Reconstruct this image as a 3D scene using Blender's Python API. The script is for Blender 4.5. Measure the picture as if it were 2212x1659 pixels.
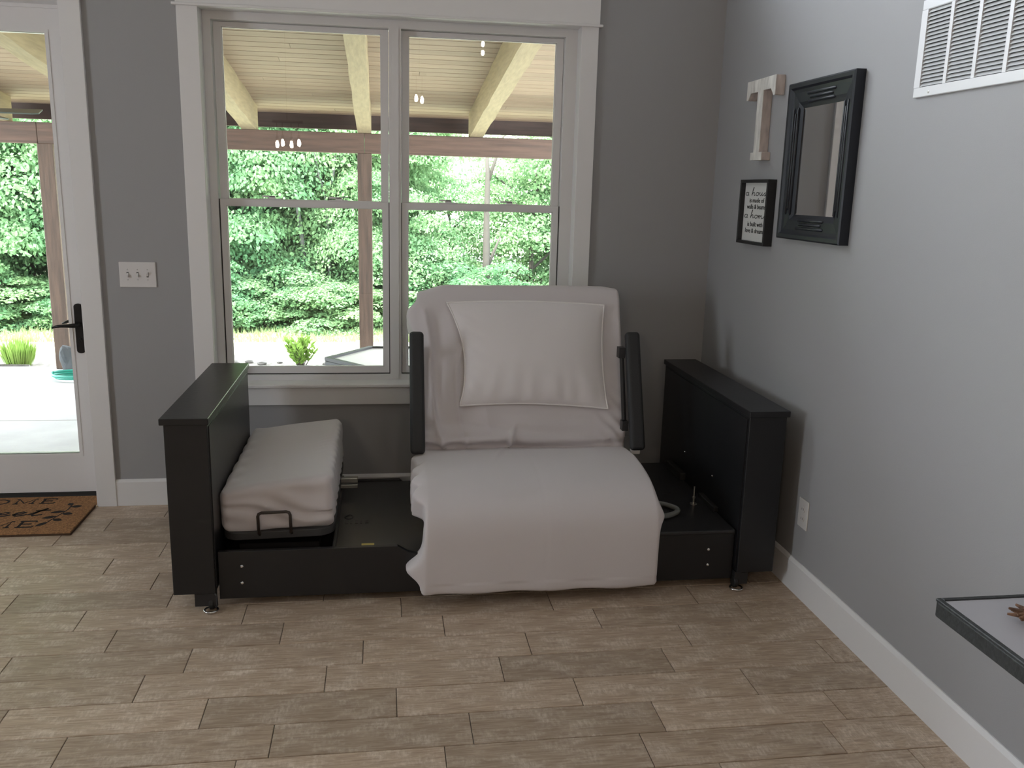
import bpy, bmesh, math, random
import numpy as np
from mathutils import Vector, Matrix, noise as mnoise

for o in list(bpy.data.objects):
    bpy.data.objects.remove(o)
scene = bpy.context.scene
COL = scene.collection
random.seed(7)
PI = math.pi

# ------------------------------------------------------------------ camera
H = 1.65
F_PX = 1904.0
pit, yaw, rol = (math.radians(a) for a in (12.468, 8.606, 1.475))
fwd = Vector((math.sin(yaw) * math.cos(pit), math.cos(yaw) * math.cos(pit), -math.sin(pit)))
r0 = Vector((math.cos(yaw), -math.sin(yaw), 0))
u0 = r0.cross(fwd)
cr = r0 * math.cos(rol) + u0 * math.sin(rol)
cu = -r0 * math.sin(rol) + u0 * math.cos(rol)
cam = bpy.data.cameras.new('camera')
cam_o = bpy.data.objects.new('camera', cam)
COL.objects.link(cam_o)
cam.sensor_fit = 'HORIZONTAL'
cam.sensor_width = 36.0
cam.lens = F_PX / 2212 * 36.0
cam.clip_start = 0.02
cam.clip_end = 500
mw = Matrix((cr, cu, -fwd)).transposed().to_4x4()
mw.translation = (0, 0, H)
cam_o.matrix_world = mw
scene.camera = cam_o

# ------------------------------------------------------------------ world, sun, daylight
scene.view_settings.view_transform = 'Standard'
scene.view_settings.look = 'None'
scene.view_settings.gamma = 1
scene.view_settings.use_curve_mapping = False
scene.view_settings.exposure = 0.4
world = bpy.data.worlds.new('sky')
scene.world = world
world.use_nodes = True
bg = world.node_tree.nodes['Background']
bg.inputs['Color'].default_value = (0.88, 0.94, 1.0, 1)
bg.inputs['Strength'].default_value = 13.0

sun = bpy.data.lights.new('sun', 'SUN')
sun.energy = 16.0
sun.angle = math.radians(1.2)
sun.color = (1.0, 0.95, 0.86)
sun_o = bpy.data.objects.new('sun', sun)
COL.objects.link(sun_o)
sun_o.rotation_euler = Vector((0.45, 0.42, -1.0)).to_track_quat('-Z', 'Y').to_euler()


def area(name, loc, aim, sx, sy, power, color=(0.86, 0.93, 1.0)):
    l = bpy.data.lights.new(name, 'AREA')
    l.shape = 'RECTANGLE'
    l.size, l.size_y = sx, sy
    l.energy = power
    l.color = color
    o = bpy.data.objects.new(name, l)
    COL.objects.link(o)
    o.location = loc
    o.rotation_euler = Vector(aim).to_track_quat('-Z', 'Y').to_euler()
    return o


# sky portals in the openings guide the sampling of the daylight; they give off no light of their own
for nm, x0, x1, z0, z1 in (('portal_clerestory', -3.9, 1.0, 2.98, 5.1), ('portal_window', -0.85, 1.01, 0.6, 2.46), ('portal_door', -2.44, -1.46, 0.0, 2.45), ('portal_added_window_pair', -4.3, -2.62, 0.55, 2.5)):
    p_ = area(nm, ((x0 + x1) / 2, 4.765, (z0 + z1) / 2), (0, -1, 0), x1 - x0, z1 - z0, 1)
    p_.data.cycles.is_portal = True
p_ = area('portal_added_side_window', (-4.755, 1.9, 1.55), (1, 0, 0), 0.8, 1.7, 1)  # portal for the added opening in the left wall
p_.data.cycles.is_portal = True

# ------------------------------------------------------------------ materials
MATS = {}


def nd(nt, kind, **kw):
    n = nt.nodes.new(kind)
    for k, v in kw.items():
        setattr(n, k, v)
    return n


def pmat(name, col, rough=0.5, metal=0.0, spec=0.5, sheen=0.0, coat=0.0, bump=None, vary=None, emit=None):
    """principled material; bump=(scale, strength, stretch xyz), vary=(scale, amount, stretch)"""
    m = bpy.data.materials.new(name)
    m.use_nodes = True
    nt = m.node_tree
    b = nt.nodes['Principled BSDF']
    b.inputs['Base Color'].default_value = (*col, 1)
    b.inputs['Roughness'].default_value = rough
    b.inputs['Metallic'].default_value = metal
    b.inputs['Specular IOR Level'].default_value = spec
    b.inputs['Sheen Weight'].default_value = sheen
    b.inputs['Coat Weight'].default_value = coat
    if bump or vary:
        tc = nd(nt, 'ShaderNodeTexCoord')
    if vary:
        mp = nd(nt, 'ShaderNodeMapping')
        mp.inputs['Scale'].default_value = vary[2] if len(vary) > 2 else (1, 1, 1)
        nt.links.new(tc.outputs['Object'], mp.inputs['Vector'])
        nz = nd(nt, 'ShaderNodeTexNoise')
        nz.inputs['Scale'].default_value = vary[0]
        nz.inputs['Detail'].default_value = 6
        nt.links.new(mp.outputs[0], nz.inputs['Vector'])
        cr_ = nd(nt, 'ShaderNodeValToRGB')
        a = vary[1]
        cr_.color_ramp.elements[0].position = 0.3
        cr_.color_ramp.elements[1].position = 0.7
        cr_.color_ramp.elements[0].color = (*[c * (1 - a) for c in col], 1)
        cr_.color_ramp.elements[1].color = (*[min(1, c * (1 + a)) for c in col], 1)
        nt.links.new(nz.outputs['Fac'], cr_.inputs[0])
        nt.links.new(cr_.outputs[0], b.inputs['Base Color'])
    if bump:
        mp = nd(nt, 'ShaderNodeMapping')
        mp.inputs['Scale'].default_value = bump[2] if len(bump) > 2 else (1, 1, 1)
        nt.links.new(tc.outputs['Object'], mp.inputs['Vector'])
        nz = nd(nt, 'ShaderNodeTexNoise')
        nz.inputs['Scale'].default_value = bump[0]
        nz.inputs['Detail'].default_value = 4
        nt.links.new(mp.outputs[0], nz.inputs['Vector'])
        bp = nd(nt, 'ShaderNodeBump')
        bp.inputs['Strength'].default_value = bump[1]
        bp.inputs['Distance'].default_value = 0.01
        nt.links.new(nz.outputs['Fac'], bp.inputs['Height'])
        nt.links.new(bp.outputs[0], b.inputs['Normal'])
    if emit:
        b.inputs['Emission Color'].default_value = (*emit[0], 1)
        b.inputs['Emission Strength'].default_value = emit[1]
    MATS[name] = m
    return m


pmat('wall_paint', (0.33, 0.328, 0.338), 0.75, bump=(350, 0.06))
pmat('ceiling_paint', (0.75, 0.75, 0.75), 0.8)
pmat('trim_white', (0.74, 0.73, 0.74), 0.42, bump=(60, 0.02))
pmat('vinyl_white', (0.68, 0.67, 0.68), 0.38)
pmat('seal_black', (0.012, 0.012, 0.012), 0.6)
pmat('grout', (0.14, 0.125, 0.105), 0.9)
pmat('bed_black', (0.0095, 0.0098, 0.0115), 0.36, bump=(40, 0.05, (1, 1, 8)), vary=(3, 0.15))
pmat('bed_metal', (0.018, 0.018, 0.020), 0.38)
pmat('tray_metal', (0.030, 0.030, 0.030), 0.34)
pmat('board_grey', (0.045, 0.045, 0.046), 0.6)
pmat('pad_black', (0.020, 0.021, 0.023), 0.62, bump=(300, 0.15))
pmat('chrome', (0.75, 0.75, 0.75), 0.18, 1.0)
pmat('zinc', (0.55, 0.53, 0.48), 0.38, 1.0)
pmat('wire_brown', (0.035, 0.027, 0.022), 0.4)
pmat('sheet', (0.62, 0.58, 0.595), 0.85, sheen=0.25, bump=(420, 0.10, (1, 1, 2.2)))
pmat('sheet_back', (0.60, 0.575, 0.595), 0.85, sheen=0.25, bump=(420, 0.10, (1, 1, 2.2)))
pmat('pillow_cloth', (0.72, 0.685, 0.695), 0.8, sheen=0.25, bump=(500, 0.06))
pmat('piping', (0.82, 0.79, 0.79), 0.75)
pmat('cord_grey', (0.20, 0.21, 0.20), 0.45)
pmat('sticker', (0.55, 0.45, 0.13), 0.6)
pmat('mark_grey', (0.04, 0.04, 0.042), 0.5)
pmat('handle_bronze', (0.012, 0.011, 0.011), 0.35, 0.4)
pmat('plate_white', (0.66, 0.64, 0.645), 0.3)
pmat('plate_wall', (0.60, 0.58, 0.57), 0.35)
pmat('slot_dark', (0.02, 0.02, 0.02), 0.6)
pmat('coir', (0.40, 0.20, 0.085), 0.95, bump=(260, 0.9), vary=(120, 0.45))
pmat('coir_edge', (0.10, 0.055, 0.03), 0.95, bump=(260, 0.9))
pmat('ink_black', (0.014, 0.010, 0.010), 0.85)
pmat('frame_navy', (0.008, 0.0105, 0.018), 0.42)
pmat('frame_black', (0.014, 0.014, 0.015), 0.5, bump=(60, 0.1, (1, 1, 6)))
pmat('paper_white', (0.62, 0.62, 0.61), 0.7)
pmat('print_black', (0.015, 0.015, 0.016), 0.7)
pmat('mirror_glass', (0.88, 0.89, 0.89), 0.02, 1.0)
pmat('letter_white', (0.66, 0.64, 0.61), 0.7, vary=(45, 0.22, (1, 1, 0.25)), bump=(80, 0.25, (1, 1, 0.3)))
pmat('letter_side', (0.52, 0.45, 0.42), 0.75, vary=(40, 0.22, (1, 1, 0.3)))
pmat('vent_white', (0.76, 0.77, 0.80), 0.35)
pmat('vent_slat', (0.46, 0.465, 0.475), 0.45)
pmat('shelf_black', (0.030, 0.034, 0.036), 0.5, bump=(90, 0.2), vary=(60, 0.3))
pmat('shelf_top', (0.42, 0.41, 0.44), 0.25)
pmat('driftwood', (0.16, 0.085, 0.05), 0.8, vary=(60, 0.5), bump=(90, 0.5))
pmat('threshold', (0.012, 0.012, 0.012), 0.5)
pmat('bulb', (1, 0.85, 0.6), 0.3, emit=((1.0, 0.78, 0.58), 300))
pmat('fixture', (0.03, 0.028, 0.025), 0.4, 0.6)
# outdoors
pmat('concrete', (0.36, 0.355, 0.355), 0.8, vary=(3, 0.10), bump=(12, 0.1))
pmat('lawn', (0.34, 0.34, 0.22), 0.95, vary=(1.2, 0.15), bump=(40, 0.5))
pmat('mulch', (0.19, 0.17, 0.15), 0.95, vary=(20, 0.5), bump=(30, 0.8))
pmat('hill', (0.40, 0.46, 0.28), 0.95, vary=(0.4, 0.25))
pmat('rock_grey', (0.045, 0.05, 0.055), 0.85, bump=(9, 0.6), vary=(6, 0.3))
pmat('rock_pale', (0.16, 0.15, 0.14), 0.85, bump=(9, 0.6), vary=(6, 0.3))
pmat('hose_teal', (0.005, 0.20, 0.145), 0.4)
pmat('post_brown', (0.075, 0.045, 0.030), 0.75, vary=(6, 0.35, (6, 6, 0.5)), bump=(30, 0.2, (6, 6, 0.4)))
pmat('beam_red', (0.085, 0.047, 0.031), 0.7, vary=(5, 0.35, (0.5, 6, 9)), bump=(30, 0.2, (0.4, 6, 6)))
pmat('fascia_red', (0.05, 0.028, 0.023), 0.7, vary=(5, 0.35, (0.5, 6, 9)))
pmat('rafter_wood', (0.27, 0.21, 0.118), 0.7, vary=(9, 0.16, (5, 0.5, 5)), bump=(20, 0.2, (5, 0.5, 5)))
pmat('fan_blade', (0.10, 0.125, 0.11), 0.4)
pmat('table_black', (0.016, 0.018, 0.022), 0.5)
pmat('table_top', (0.80, 0.80, 0.80), 0.4)
pmat('bark', (0.05, 0.043, 0.036), 0.9, bump=(12, 0.6))
pmat('bark_pale', (0.11, 0.11, 0.105), 0.9, bump=(12, 0.4))
pmat('siding', (0.35, 0.36, 0.37), 0.8)


def glass_mat():
    m = bpy.data.materials.new('pane_glass')
    m.use_nodes = True
    nt = m.node_tree
    nt.nodes.remove(nt.nodes['Principled BSDF'])
    out = nt.nodes['Material Output']
    tr = nd(nt, 'ShaderNodeBsdfTransparent')
    tr.inputs[0].default_value = (0.965, 0.985, 0.975, 1)
    gl = nd(nt, 'ShaderNodeBsdfGlossy')
    gl.inputs['Roughness'].default_value = 0.0
    gl.inputs['Color'].default_value = (1, 1, 1, 1)
    fr = nd(nt, 'ShaderNodeFresnel')
    fr.inputs['IOR'].default_value = 1.45
    mx = nd(nt, 'ShaderNodeMixShader')
    nt.links.new(fr.outputs[0], mx.inputs[0])
    nt.links.new(tr.outputs[0], mx.inputs[1])
    nt.links.new(gl.outputs[0], mx.inputs[2])
    nt.links.new(mx.outputs[0], out.inputs['Surface'])
    MATS['pane_glass'] = m


glass_mat()


def tile_mat():
    m = bpy.data.materials.new('tile_woodlook')
    m.use_nodes = True
    nt = m.node_tree
    b = nt.nodes['Principled BSDF']
    L = nt.links.new
    tc = nd(nt, 'ShaderNodeTexCoord')
    oi = nd(nt, 'ShaderNodeObjectInfo')
    mul = nd(nt, 'ShaderNodeMath', operation='MULTIPLY')
    mul.inputs[1].default_value = 37.0
    L(oi.outputs['Random'], mul.inputs[0])
    cmb = nd(nt, 'ShaderNodeCombineXYZ')
    L(mul.outputs[0], cmb.inputs[0])
    L(mul.outputs[0], cmb.inputs[1])
    add = nd(nt, 'ShaderNodeVectorMath', operation='ADD')
    L(tc.outputs['Object'], add.inputs[0])
    L(cmb.outputs[0], add.inputs[1])

    def noise(scale, stretch, detail, rough=0.6):
        mp = nd(nt, 'ShaderNodeMapping')
        mp.inputs['Scale'].default_value = stretch
        L(add.outputs[0], mp.inputs['Vector'])
        n = nd(nt, 'ShaderNodeTexNoise')
        n.inputs['Scale'].default_value = scale
        n.inputs['Detail'].default_value = detail
        n.inputs['Roughness'].default_value = rough
        L(mp.outputs[0], n.inputs['Vector'])
        return n

    def ramp(src, p0, p1, c0, c1):
        r = nd(nt, 'ShaderNodeValToRGB')
        r.color_ramp.elements[0].position = p0
        r.color_ramp.elements[1].position = p1
        r.color_ramp.elements[0].color = c0
        r.color_ramp.elements[1].color = c1
        L(src, r.inputs[0])
        return r
    grain = noise(9, (1.0, 14, 1), 8, 0.65)
    base = ramp(grain.outputs['Fac'], 0.30, 0.72, (0.235, 0.165, 0.115, 1), (0.46, 0.365, 0.275, 1))
    patch = noise(7, (1.0, 2.2, 1), 5, 0.7)
    pr = ramp(patch.outputs['Fac'], 0.46, 0.66, (0, 0, 0, 1), (1, 1, 1, 1))
    weave = noise(60, (1.6, 0.5, 1), 3, 0.6)
    wr = ramp(weave.outputs['Fac'], 0.40, 0.62, (0.25, 0.25, 0.25, 1), (1, 1, 1, 1))
    pm = nd(nt, 'ShaderNodeMix', data_type='RGBA', blend_type='MULTIPLY')
    pm.inputs[0].default_value = 1.0
    L(pr.outputs[0], pm.inputs[6])
    L(wr.outputs[0], pm.inputs[7])
    mx = nd(nt, 'ShaderNodeMix', data_type='RGBA')
    L(pm.outputs[2], mx.inputs[0])
    L(base.outputs[0], mx.inputs[6])
    mx.inputs[7].default_value = (0.56, 0.480, 0.40, 1)
    # tone per tile
    mr = nd(nt, 'ShaderNodeMapRange')
    mr.inputs['To Min'].default_value = 1.03
    mr.inputs['To Max'].default_value = 1.42
    L(oi.outputs['Random'], mr.inputs['Value'])
    vm = nd(nt, 'ShaderNodeVectorMath', operation='SCALE')
    L(mx.outputs[2], vm.inputs[0])
    L(mr.outputs[0], vm.inputs['Scale'])
    L(vm.outputs[0], b.inputs['Base Color'])
    rr = nd(nt, 'ShaderNodeMapRange')
    rr.inputs['To Min'].default_value = 0.34
    rr.inputs['To Max'].default_value = 0.52
    L(grain.outputs['Fac'], rr.inputs['Value'])
    L(rr.outputs[0], b.inputs['Roughness'])
    bp = nd(nt, 'ShaderNodeBump')
    bp.inputs['Strength'].default_value = 0.12
    bp.inputs['Distance'].default_value = 0.004
    L(grain.outputs['Fac'], bp.inputs['Height'])
    L(bp.outputs[0], b.inputs['Normal'])
    MATS['tile_woodlook'] = m


tile_mat()


def random_wood(name, c0, c1, stretch, scale=5, rmin=0.82, rmax=1.15, rough=0.6):
    m = bpy.data.materials.new(name)
    m.use_nodes = True
    nt = m.node_tree
    b = nt.nodes['Principled BSDF']
    L = nt.links.new
    tc = nd(nt, 'ShaderNodeTexCoord')
    oi = nd(nt, 'ShaderNodeObjectInfo')
    mul = nd(nt, 'ShaderNodeMath', operation='MULTIPLY')
    mul.inputs[1].default_value = 23.0
    L(oi.outputs['Random'], mul.inputs[0])
    cmb = nd(nt, 'ShaderNodeCombineXYZ')
    L(mul.outputs[0], cmb.inputs[0])
    add = nd(nt, 'ShaderNodeVectorMath', operation='ADD')
    L(tc.outputs['Object'], add.inputs[0])
    L(cmb.outputs[0], add.inputs[1])
    mp = nd(nt, 'ShaderNodeMapping')
    mp.inputs['Scale'].default_value = stretch
    L(add.outputs[0], mp.inputs['Vector'])
    n = nd(nt, 'ShaderNodeTexNoise')
    n.inputs['Scale'].default_value = scale
    n.inputs['Detail'].default_value = 6
    L(mp.outputs[0], n.inputs['Vector'])
    r = nd(nt, 'ShaderNodeValToRGB')
    r.color_ramp.elements[0].position = 0.3
    r.color_ramp.elements[1].position = 0.68
    r.color_ramp.elements[0].color = (*c0, 1)
    r.color_ramp.elements[1].color = (*c1, 1)
    L(n.outputs['Fac'], r.inputs[0])
    mr = nd(nt, 'ShaderNodeMapRange')
    mr.inputs['To Min'].default_value = rmin
    mr.inputs['To Max'].default_value = rmax
    L(oi.outputs['Random'], mr.inputs['Value'])
    vm = nd(nt, 'ShaderNodeVectorMath', operation='SCALE')
    L(r.outputs[0], vm.inputs[0])
    L(mr.outputs[0], vm.inputs['Scale'])
    L(vm.outputs[0], b.inputs['Base Color'])
    b.inputs['Roughness'].default_value = rough
    MATS[name] = m


random_wood('pine_board', (0.20, 0.128, 0.082), (0.25, 0.172, 0.118), (0.5, 5, 5), 4, 0.84, 1.10)


def leaf_mat(name, c0, c1, trans):
    m = bpy.data.materials.new(name)
    m.use_nodes = True
    nt = m.node_tree
    L = nt.links.new
    nt.nodes.remove(nt.nodes['Principled BSDF'])
    out = nt.nodes['Material Output']
    tc = nd(nt, 'ShaderNodeTexCoord')
    n = nd(nt, 'ShaderNodeTexNoise')
    n.inputs['Scale'].default_value = 3.0
    n.inputs['Detail'].default_value = 5
    L(tc.outputs['Object'], n.inputs['Vector'])
    oi = nd(nt, 'ShaderNodeObjectInfo')
    ad = nd(nt, 'ShaderNodeMath', operation='MULTIPLY_ADD')
    ad.inputs[1].default_value = 0.45
    L(oi.outputs['Random'], ad.inputs[0])
    L(n.outputs['Fac'], ad.inputs[2])
    r = nd(nt, 'ShaderNodeValToRGB')
    r.color_ramp.elements[0].position = 0.45
    r.color_ramp.elements[1].position = 0.95
    r.color_ramp.elements[0].color = (*c0, 1)
    r.color_ramp.elements[1].color = (*c1, 1)
    L(ad.outputs[0], r.inputs[0])
    d = nd(nt, 'ShaderNodeBsdfDiffuse')
    t = nd(nt, 'ShaderNodeBsdfTranslucent')
    L(r.outputs[0], d.inputs['Color'])
    L(r.outputs[0], t.inputs['Color'])
    mx = nd(nt, 'ShaderNodeMixShader')
    mx.inputs[0].default_value = trans
    L(d.outputs[0], mx.inputs[1])
    L(t.outputs[0], mx.inputs[2])
    L(mx.outputs[0], out.inputs['Surface'])
    MATS[name] = m


leaf_mat('leaf', (0.095, 0.21, 0.105), (0.235, 0.365, 0.18), 0.45)
leaf_mat('leaf_shrub', (0.18, 0.31, 0.06), (0.28, 0.41, 0.10), 0.4)
leaf_mat('tall_grass', (0.14, 0.21, 0.08), (0.24, 0.30, 0.15), 0.4)

# ------------------------------------------------------------------ helpers


def M(name):
    return MATS[name]


def link(name, me, mat, parent=None):
    o = bpy.data.objects.new(name, me)
    COL.objects.link(o)
    if mat is not None and not me.materials:
        me.materials.append(M(mat))
    if parent is not None:
        o.parent = parent
        p = parent
        off = Vector((0, 0, 0))
        while p is not None:
            off += p.location
            p = p.parent
        o.location = -off
    return o


def tag(o, label, cat, group=None):
    o['label'] = label
    o['category'] = cat
    if group:
        o['group'] = group
    return o


def struct(o):
    o['kind'] = 'structure'
    return o


def thing(name, label, cat, loc, group=None):
    o = bpy.data.objects.new(name, None)
    o.empty_display_size = 0.1
    COL.objects.link(o)
    o.location = loc
    return tag(o, label, cat, group)


def box(bm, x0, x1, y0, y1, z0, z1, bev=0.0, seg=2):
    vs = [bm.verts.new(p) for p in ((x0, y0, z0), (x1, y0, z0), (x1, y1, z0), (x0, y1, z0),
                                    (x0, y0, z1), (x1, y0, z1), (x1, y1, z1), (x0, y1, z1))]
    fs = [bm.faces.new([vs[i] for i in q]) for q in ((3, 2, 1, 0), (4, 5, 6, 7), (0, 1, 5, 4), (1, 2, 6, 5), (2, 3, 7, 6), (3, 0, 4, 7))]
    if bev:
        es = list({e for f in fs for e in f.edges})
        bmesh.ops.bevel(bm, geom=es, offset=bev, segments=seg, profile=0.5, affect='EDGES')
    return vs


def prism(bm, pts, axis, a0, a1, bev=0.0, seg=2):
    """extrude a 2D polygon along an axis ('x': pts are (y,z); 'y': (x,z); 'z': (x,y))"""
    def p3(p, a):
        return {'x': (a, p[0], p[1]), 'y': (p[0], a, p[1]), 'z': (p[0], p[1], a)}[axis]
    lo = [bm.verts.new(p3(p, a0)) for p in pts]
    hi = [bm.verts.new(p3(p, a1)) for p in pts]
    n = len(pts)
    fs = [bm.faces.new(lo), bm.faces.new(hi[::-1])]
    for i in range(n):
        fs.append(bm.faces.new((lo[i], hi[i], hi[(i + 1) % n], lo[(i + 1) % n])))
    bmesh.ops.recalc_face_normals(bm, faces=fs)
    if bev:
        es = list({e for f in fs for e in f.edges})
        bmesh.ops.bevel(bm, geom=es, offset=bev, segments=seg, profile=0.5, affect='EDGES')


def tube(bm, pts, r, n=8, closed=False, cap=True):
    pts = [Vector(p) for p in pts]
    m = len(pts)
    rs = r if isinstance(r, (list, tuple)) else [r] * m
    rings = []
    prev = None
    for i, p in enumerate(pts):
        if closed:
            d = (pts[(i + 1) % m] - pts[i - 1]).normalized()
        else:
            d = (pts[min(i + 1, m - 1)] - pts[max(i - 1, 0)]).normalized()
        if prev is None:
            a = d.orthogonal().normalized()
        else:
            a = (prev - d * prev.dot(d))
            a = a.normalized() if a.length > 1e-6 else d.orthogonal().normalized()
        prev = a
        b = d.cross(a)
        rings.append([bm.verts.new(p + (a * math.cos(2 * PI * k / n) + b * math.sin(2 * PI * k / n)) * rs[i]) for k in range(n)])
    for i in range(m if closed else m - 1):
        A, B = rings[i], rings[(i + 1) % m]
        for k in range(n):
            bm.faces.new((A[k], A[(k + 1) % n], B[(k + 1) % n], B[k]))
    if cap and not closed:
        bm.faces.new(rings[0][::-1])
        bm.faces.new(rings[-1])


def lathe(bm, prof, c, axis='z', n=16):
    """prof: (r, h) pairs; revolve about axis at c"""
    def p3(r, h, a):
        x, y = r * math.cos(a), r * math.sin(a)
        return {'z': (c[0] + x, c[1] + y, c[2] + h), 'y': (c[0] + x, c[1] + h, c[2] + y), 'x': (c[0] + h, c[1] + x, c[2] + y)}[axis]
    rings = [[bm.verts.new(p3(max(r, 1e-4), h, 2 * PI * k / n)) for k in range(n)] for r, h in prof]
    fs = []
    for A, B in zip(rings, rings[1:]):
        for k in range(n):
            fs.append(bm.faces.new((A[k], A[(k + 1) % n], B[(k + 1) % n], B[k])))
    fs.append(bm.faces.new(rings[0][::-1]))
    fs.append(bm.faces.new(rings[-1]))
    bmesh.ops.recalc_face_normals(bm, faces=fs)


def mk(name, fn, mat, parent=None, smooth=False):
    bm = bmesh.new()
    fn(bm)
    me = bpy.data.meshes.new(name)
    bm.to_mesh(me)
    bm.free()
    if smooth:
        me.polygons.foreach_set('use_smooth', [True] * len(me.polygons))
    return link(name, me, mat, parent)


def bxo(name, x0, x1, y0, y1, z0, z1, mat, parent=None, bev=0.0, seg=2):
    return mk(name, lambda b: box(b, x0, x1, y0, y1, z0, z1, bev, seg), mat, parent)


def pyobj(name, verts, faces, mat, parent=None, smooth=True):
    me = bpy.data.meshes.new(name)
    me.from_pydata([tuple(v) for v in verts], [], faces)
    me.update()
    if smooth:
        me.polygons.foreach_set('use_smooth', [True] * len(me.polygons))
    return link(name, me, mat, parent)


def grid_faces(nu, nv):
    return [(j * nu + i, j * nu + i + 1, (j + 1) * nu + i + 1, (j + 1) * nu + i) for j in range(nv - 1) for i in range(nu - 1)]


# ------------------------------------------------------------------ room shell
XL, XR, YB, YR, ZC = -4.6, 1.742, 4.568, -4.6, 5.6
YO = 4.76            # outer face of the window wall


def wall_with_holes(name, holes):
    """window wall along X between XL and XR; holes (x0,x1,z0,z1)"""
    xs = sorted({XL - 0.15, XR + 0.15, *[v for h in holes for v in h[:2]]})
    zs = sorted({-0.15, ZC + 0.1, *[v for h in holes for v in h[2:]]})

    def f(bm):
        for a, b_ in zip(xs, xs[1:]):
            run = None
            for c, d in zip(zs, zs[1:]):
                hole = any(h[0] <= a and b_ <= h[1] and h[2] <= c and d <= h[3] for h in holes)
                if not hole:
                    if run is None:
                        run = [c, d]
                    else:
                        run[1] = d
                if hole or d == zs[-1]:
                    if run:
                        box(bm, a, b_, YB, YO, run[0], run[1])
                    run = None
    return struct(mk(name, f, 'wall_paint'))


WIN = (-0.852, 1.012, 0.60, 2.462)
DOOR = (-2.44, -1.455, -0.15, 2.46)
WL = (-4.3, -2.62, 0.55, 2.5)  # added pair of windows left of the door, an extra daylight source
CL = (-3.9, 1.0, 2.98, 5.1)
wall_with_holes('wall_back', [WIN, DOOR, WL, CL])
struct(bxo('wall_right', XR, XR + 0.15, YR - 0.15, YB, -0.15, ZC + 0.1, 'wall_paint'))
def left_wall(bm):
    a, b_ = XL - 0.15, XL
    box(bm, a, b_, YR - 0.15, 1.5, -0.15, ZC + 0.1)
    box(bm, a, b_, 2.3, YB, -0.15, ZC + 0.1)
    box(bm, a, b_, 1.5, 2.3, -0.15, 0.7)
    box(bm, a, b_, 1.5, 2.3, 2.4, ZC + 0.1)


struct(mk('wall_left', left_wall, 'wall_paint'))


def added_side_frame(bm):  # added window, unseen; its opening brightens the right wall and floor
    for z in (0.7, 2.35):
        box(bm, XL - 0.12, XL - 0.04, 1.5, 2.3, z, z + 0.05)
    for y in (1.5, 2.25):
        box(bm, XL - 0.12, XL - 0.04, y, y + 0.05, 0.75, 2.35)


struct(mk('added_side_window', added_side_frame, 'trim_white'))
struct(bxo('wall_rear', XL, XR, YR - 0.15, YR, -0.15, ZC + 0.1, 'wall_paint'))
struct(bxo('ceiling', XL - 0.15, XR + 0.15, YR - 0.15, YO + 0.0, ZC, ZC + 0.1, 'ceiling_paint'))
# deep eave of the main roof over the high windows
tag(bxo('roof_eave', XL - 0.3, XR + 1.6, YO, YO + 1.75, ZC - 0.05, ZC + 0.2, 'siding'), 'deep grey eave of the main roof above the porch', 'eave')

# floor: recessed grout bed with tiles as its pieces
floor = struct(bxo('floor', XL, XR, YR, YB, -0.15, -0.004, 'grout'))
PITCH, ROW0, TL = 0.1677, 2.534, 0.608
OFF = {-5: .10, -4: .52, -3: .376, -2: .18, -1: .270, 0: .041, 1: .411, 2: .534, 3: .230, 4: .071, 5: .367, 6: .265, 7: .032, 8: .222, 9: .323, 10: .5, 11: .13, 12: .4}
bmt = bmesh.new()
box(bmt, -0.3027, 0.3027, -0.0822, 0.0822, -0.006, 0.0, 0.0016, 1)
tile_me = bpy.data.meshes.new('tile')
bmt.to_mesh(tile_me)
bmt.free()
tile_me.materials.append(M('tile_woodlook'))
for k in range(-9, 13):
    y0 = ROW0 + k * PITCH
    y1 = min(y0 + PITCH, YB - 0.001)
    if y1 - y0 < 0.02:
        continue
    off = OFF.get(k, (k * 0.217) % TL)
    n0 = math.floor((-3.0 - off) / TL)
    x = off + n0 * TL
    while x < XR - 0.02:
        xa, xb = x, min(x + TL, XR)
        o = link('tile', tile_me, None, floor)
        o.location = ((xa + xb) / 2, (y0 + y1) / 2, random.uniform(-0.0004, 0.0004))
        o.scale = ((xb - xa) / TL, (y1 - y0) / PITCH, 1)
        x += TL


def rest_tiles(bm):
    k = -9
    ya = ROW0 - 9 * PITCH
    y = ya - PITCH
    i = 0
    while y > YR:
        x = XL - (i * 0.217) % TL
        while x < XR:
            a, b_ = max(x, XL) + 0.002, min(x + TL, XR) - 0.002
            if b_ - a > 0.02:
                box(bm, a, b_, y + 0.002, y + PITCH - 0.002, -0.006, 0)
            x += TL
        y -= PITCH
        i += 1
    for k in range(-9, 12):
        y0 = ROW0 + k * PITCH
        off = OFF.get(k, (k * 0.217) % TL)
        x = off + math.floor((-3.0 - off) / TL) * TL - TL
        while x + TL > XL:
            a, b_ = max(x, XL) + 0.002, x + TL - 0.002
            if b_ - a > 0.02:
                box(bm, a, b_, y0 + 0.002, y0 + PITCH - 0.002, -0.006, 0)
            x -= TL


rt = mk('tile_field', rest_tiles, 'tile_woodlook', floor)
rt['kind'] = 'stuff'


def baseboard(bm, a, b_, h=0.141):
    """profile along x, face towards -Y at wall YB"""
    y = YB
    prism(bm, [(y, 0.0), (y - 0.015, 0.0), (y - 0.015, h - 0.014), (y - 0.009, h - 0.004), (y - 0.005, h), (y, h)], 'x', a, b_)


struct(mk('baseboard_back', lambda b: baseboard(b, -1.355, XR - 0.015), 'trim_white'))
struct(mk('baseboard_right', lambda b: prism(b, [(XR, 0.0), (XR - 0.015, 0.0), (XR - 0.015, 0.127), (XR - 0.009, 0.137), (XR - 0.005, 0.141), (XR, 0.141)], 'y', YR, YB - 0.0), 'trim_white'))
struct(mk('baseboard_left', lambda b: baseboard(b, XL, -2.54), 'trim_white'))

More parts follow.
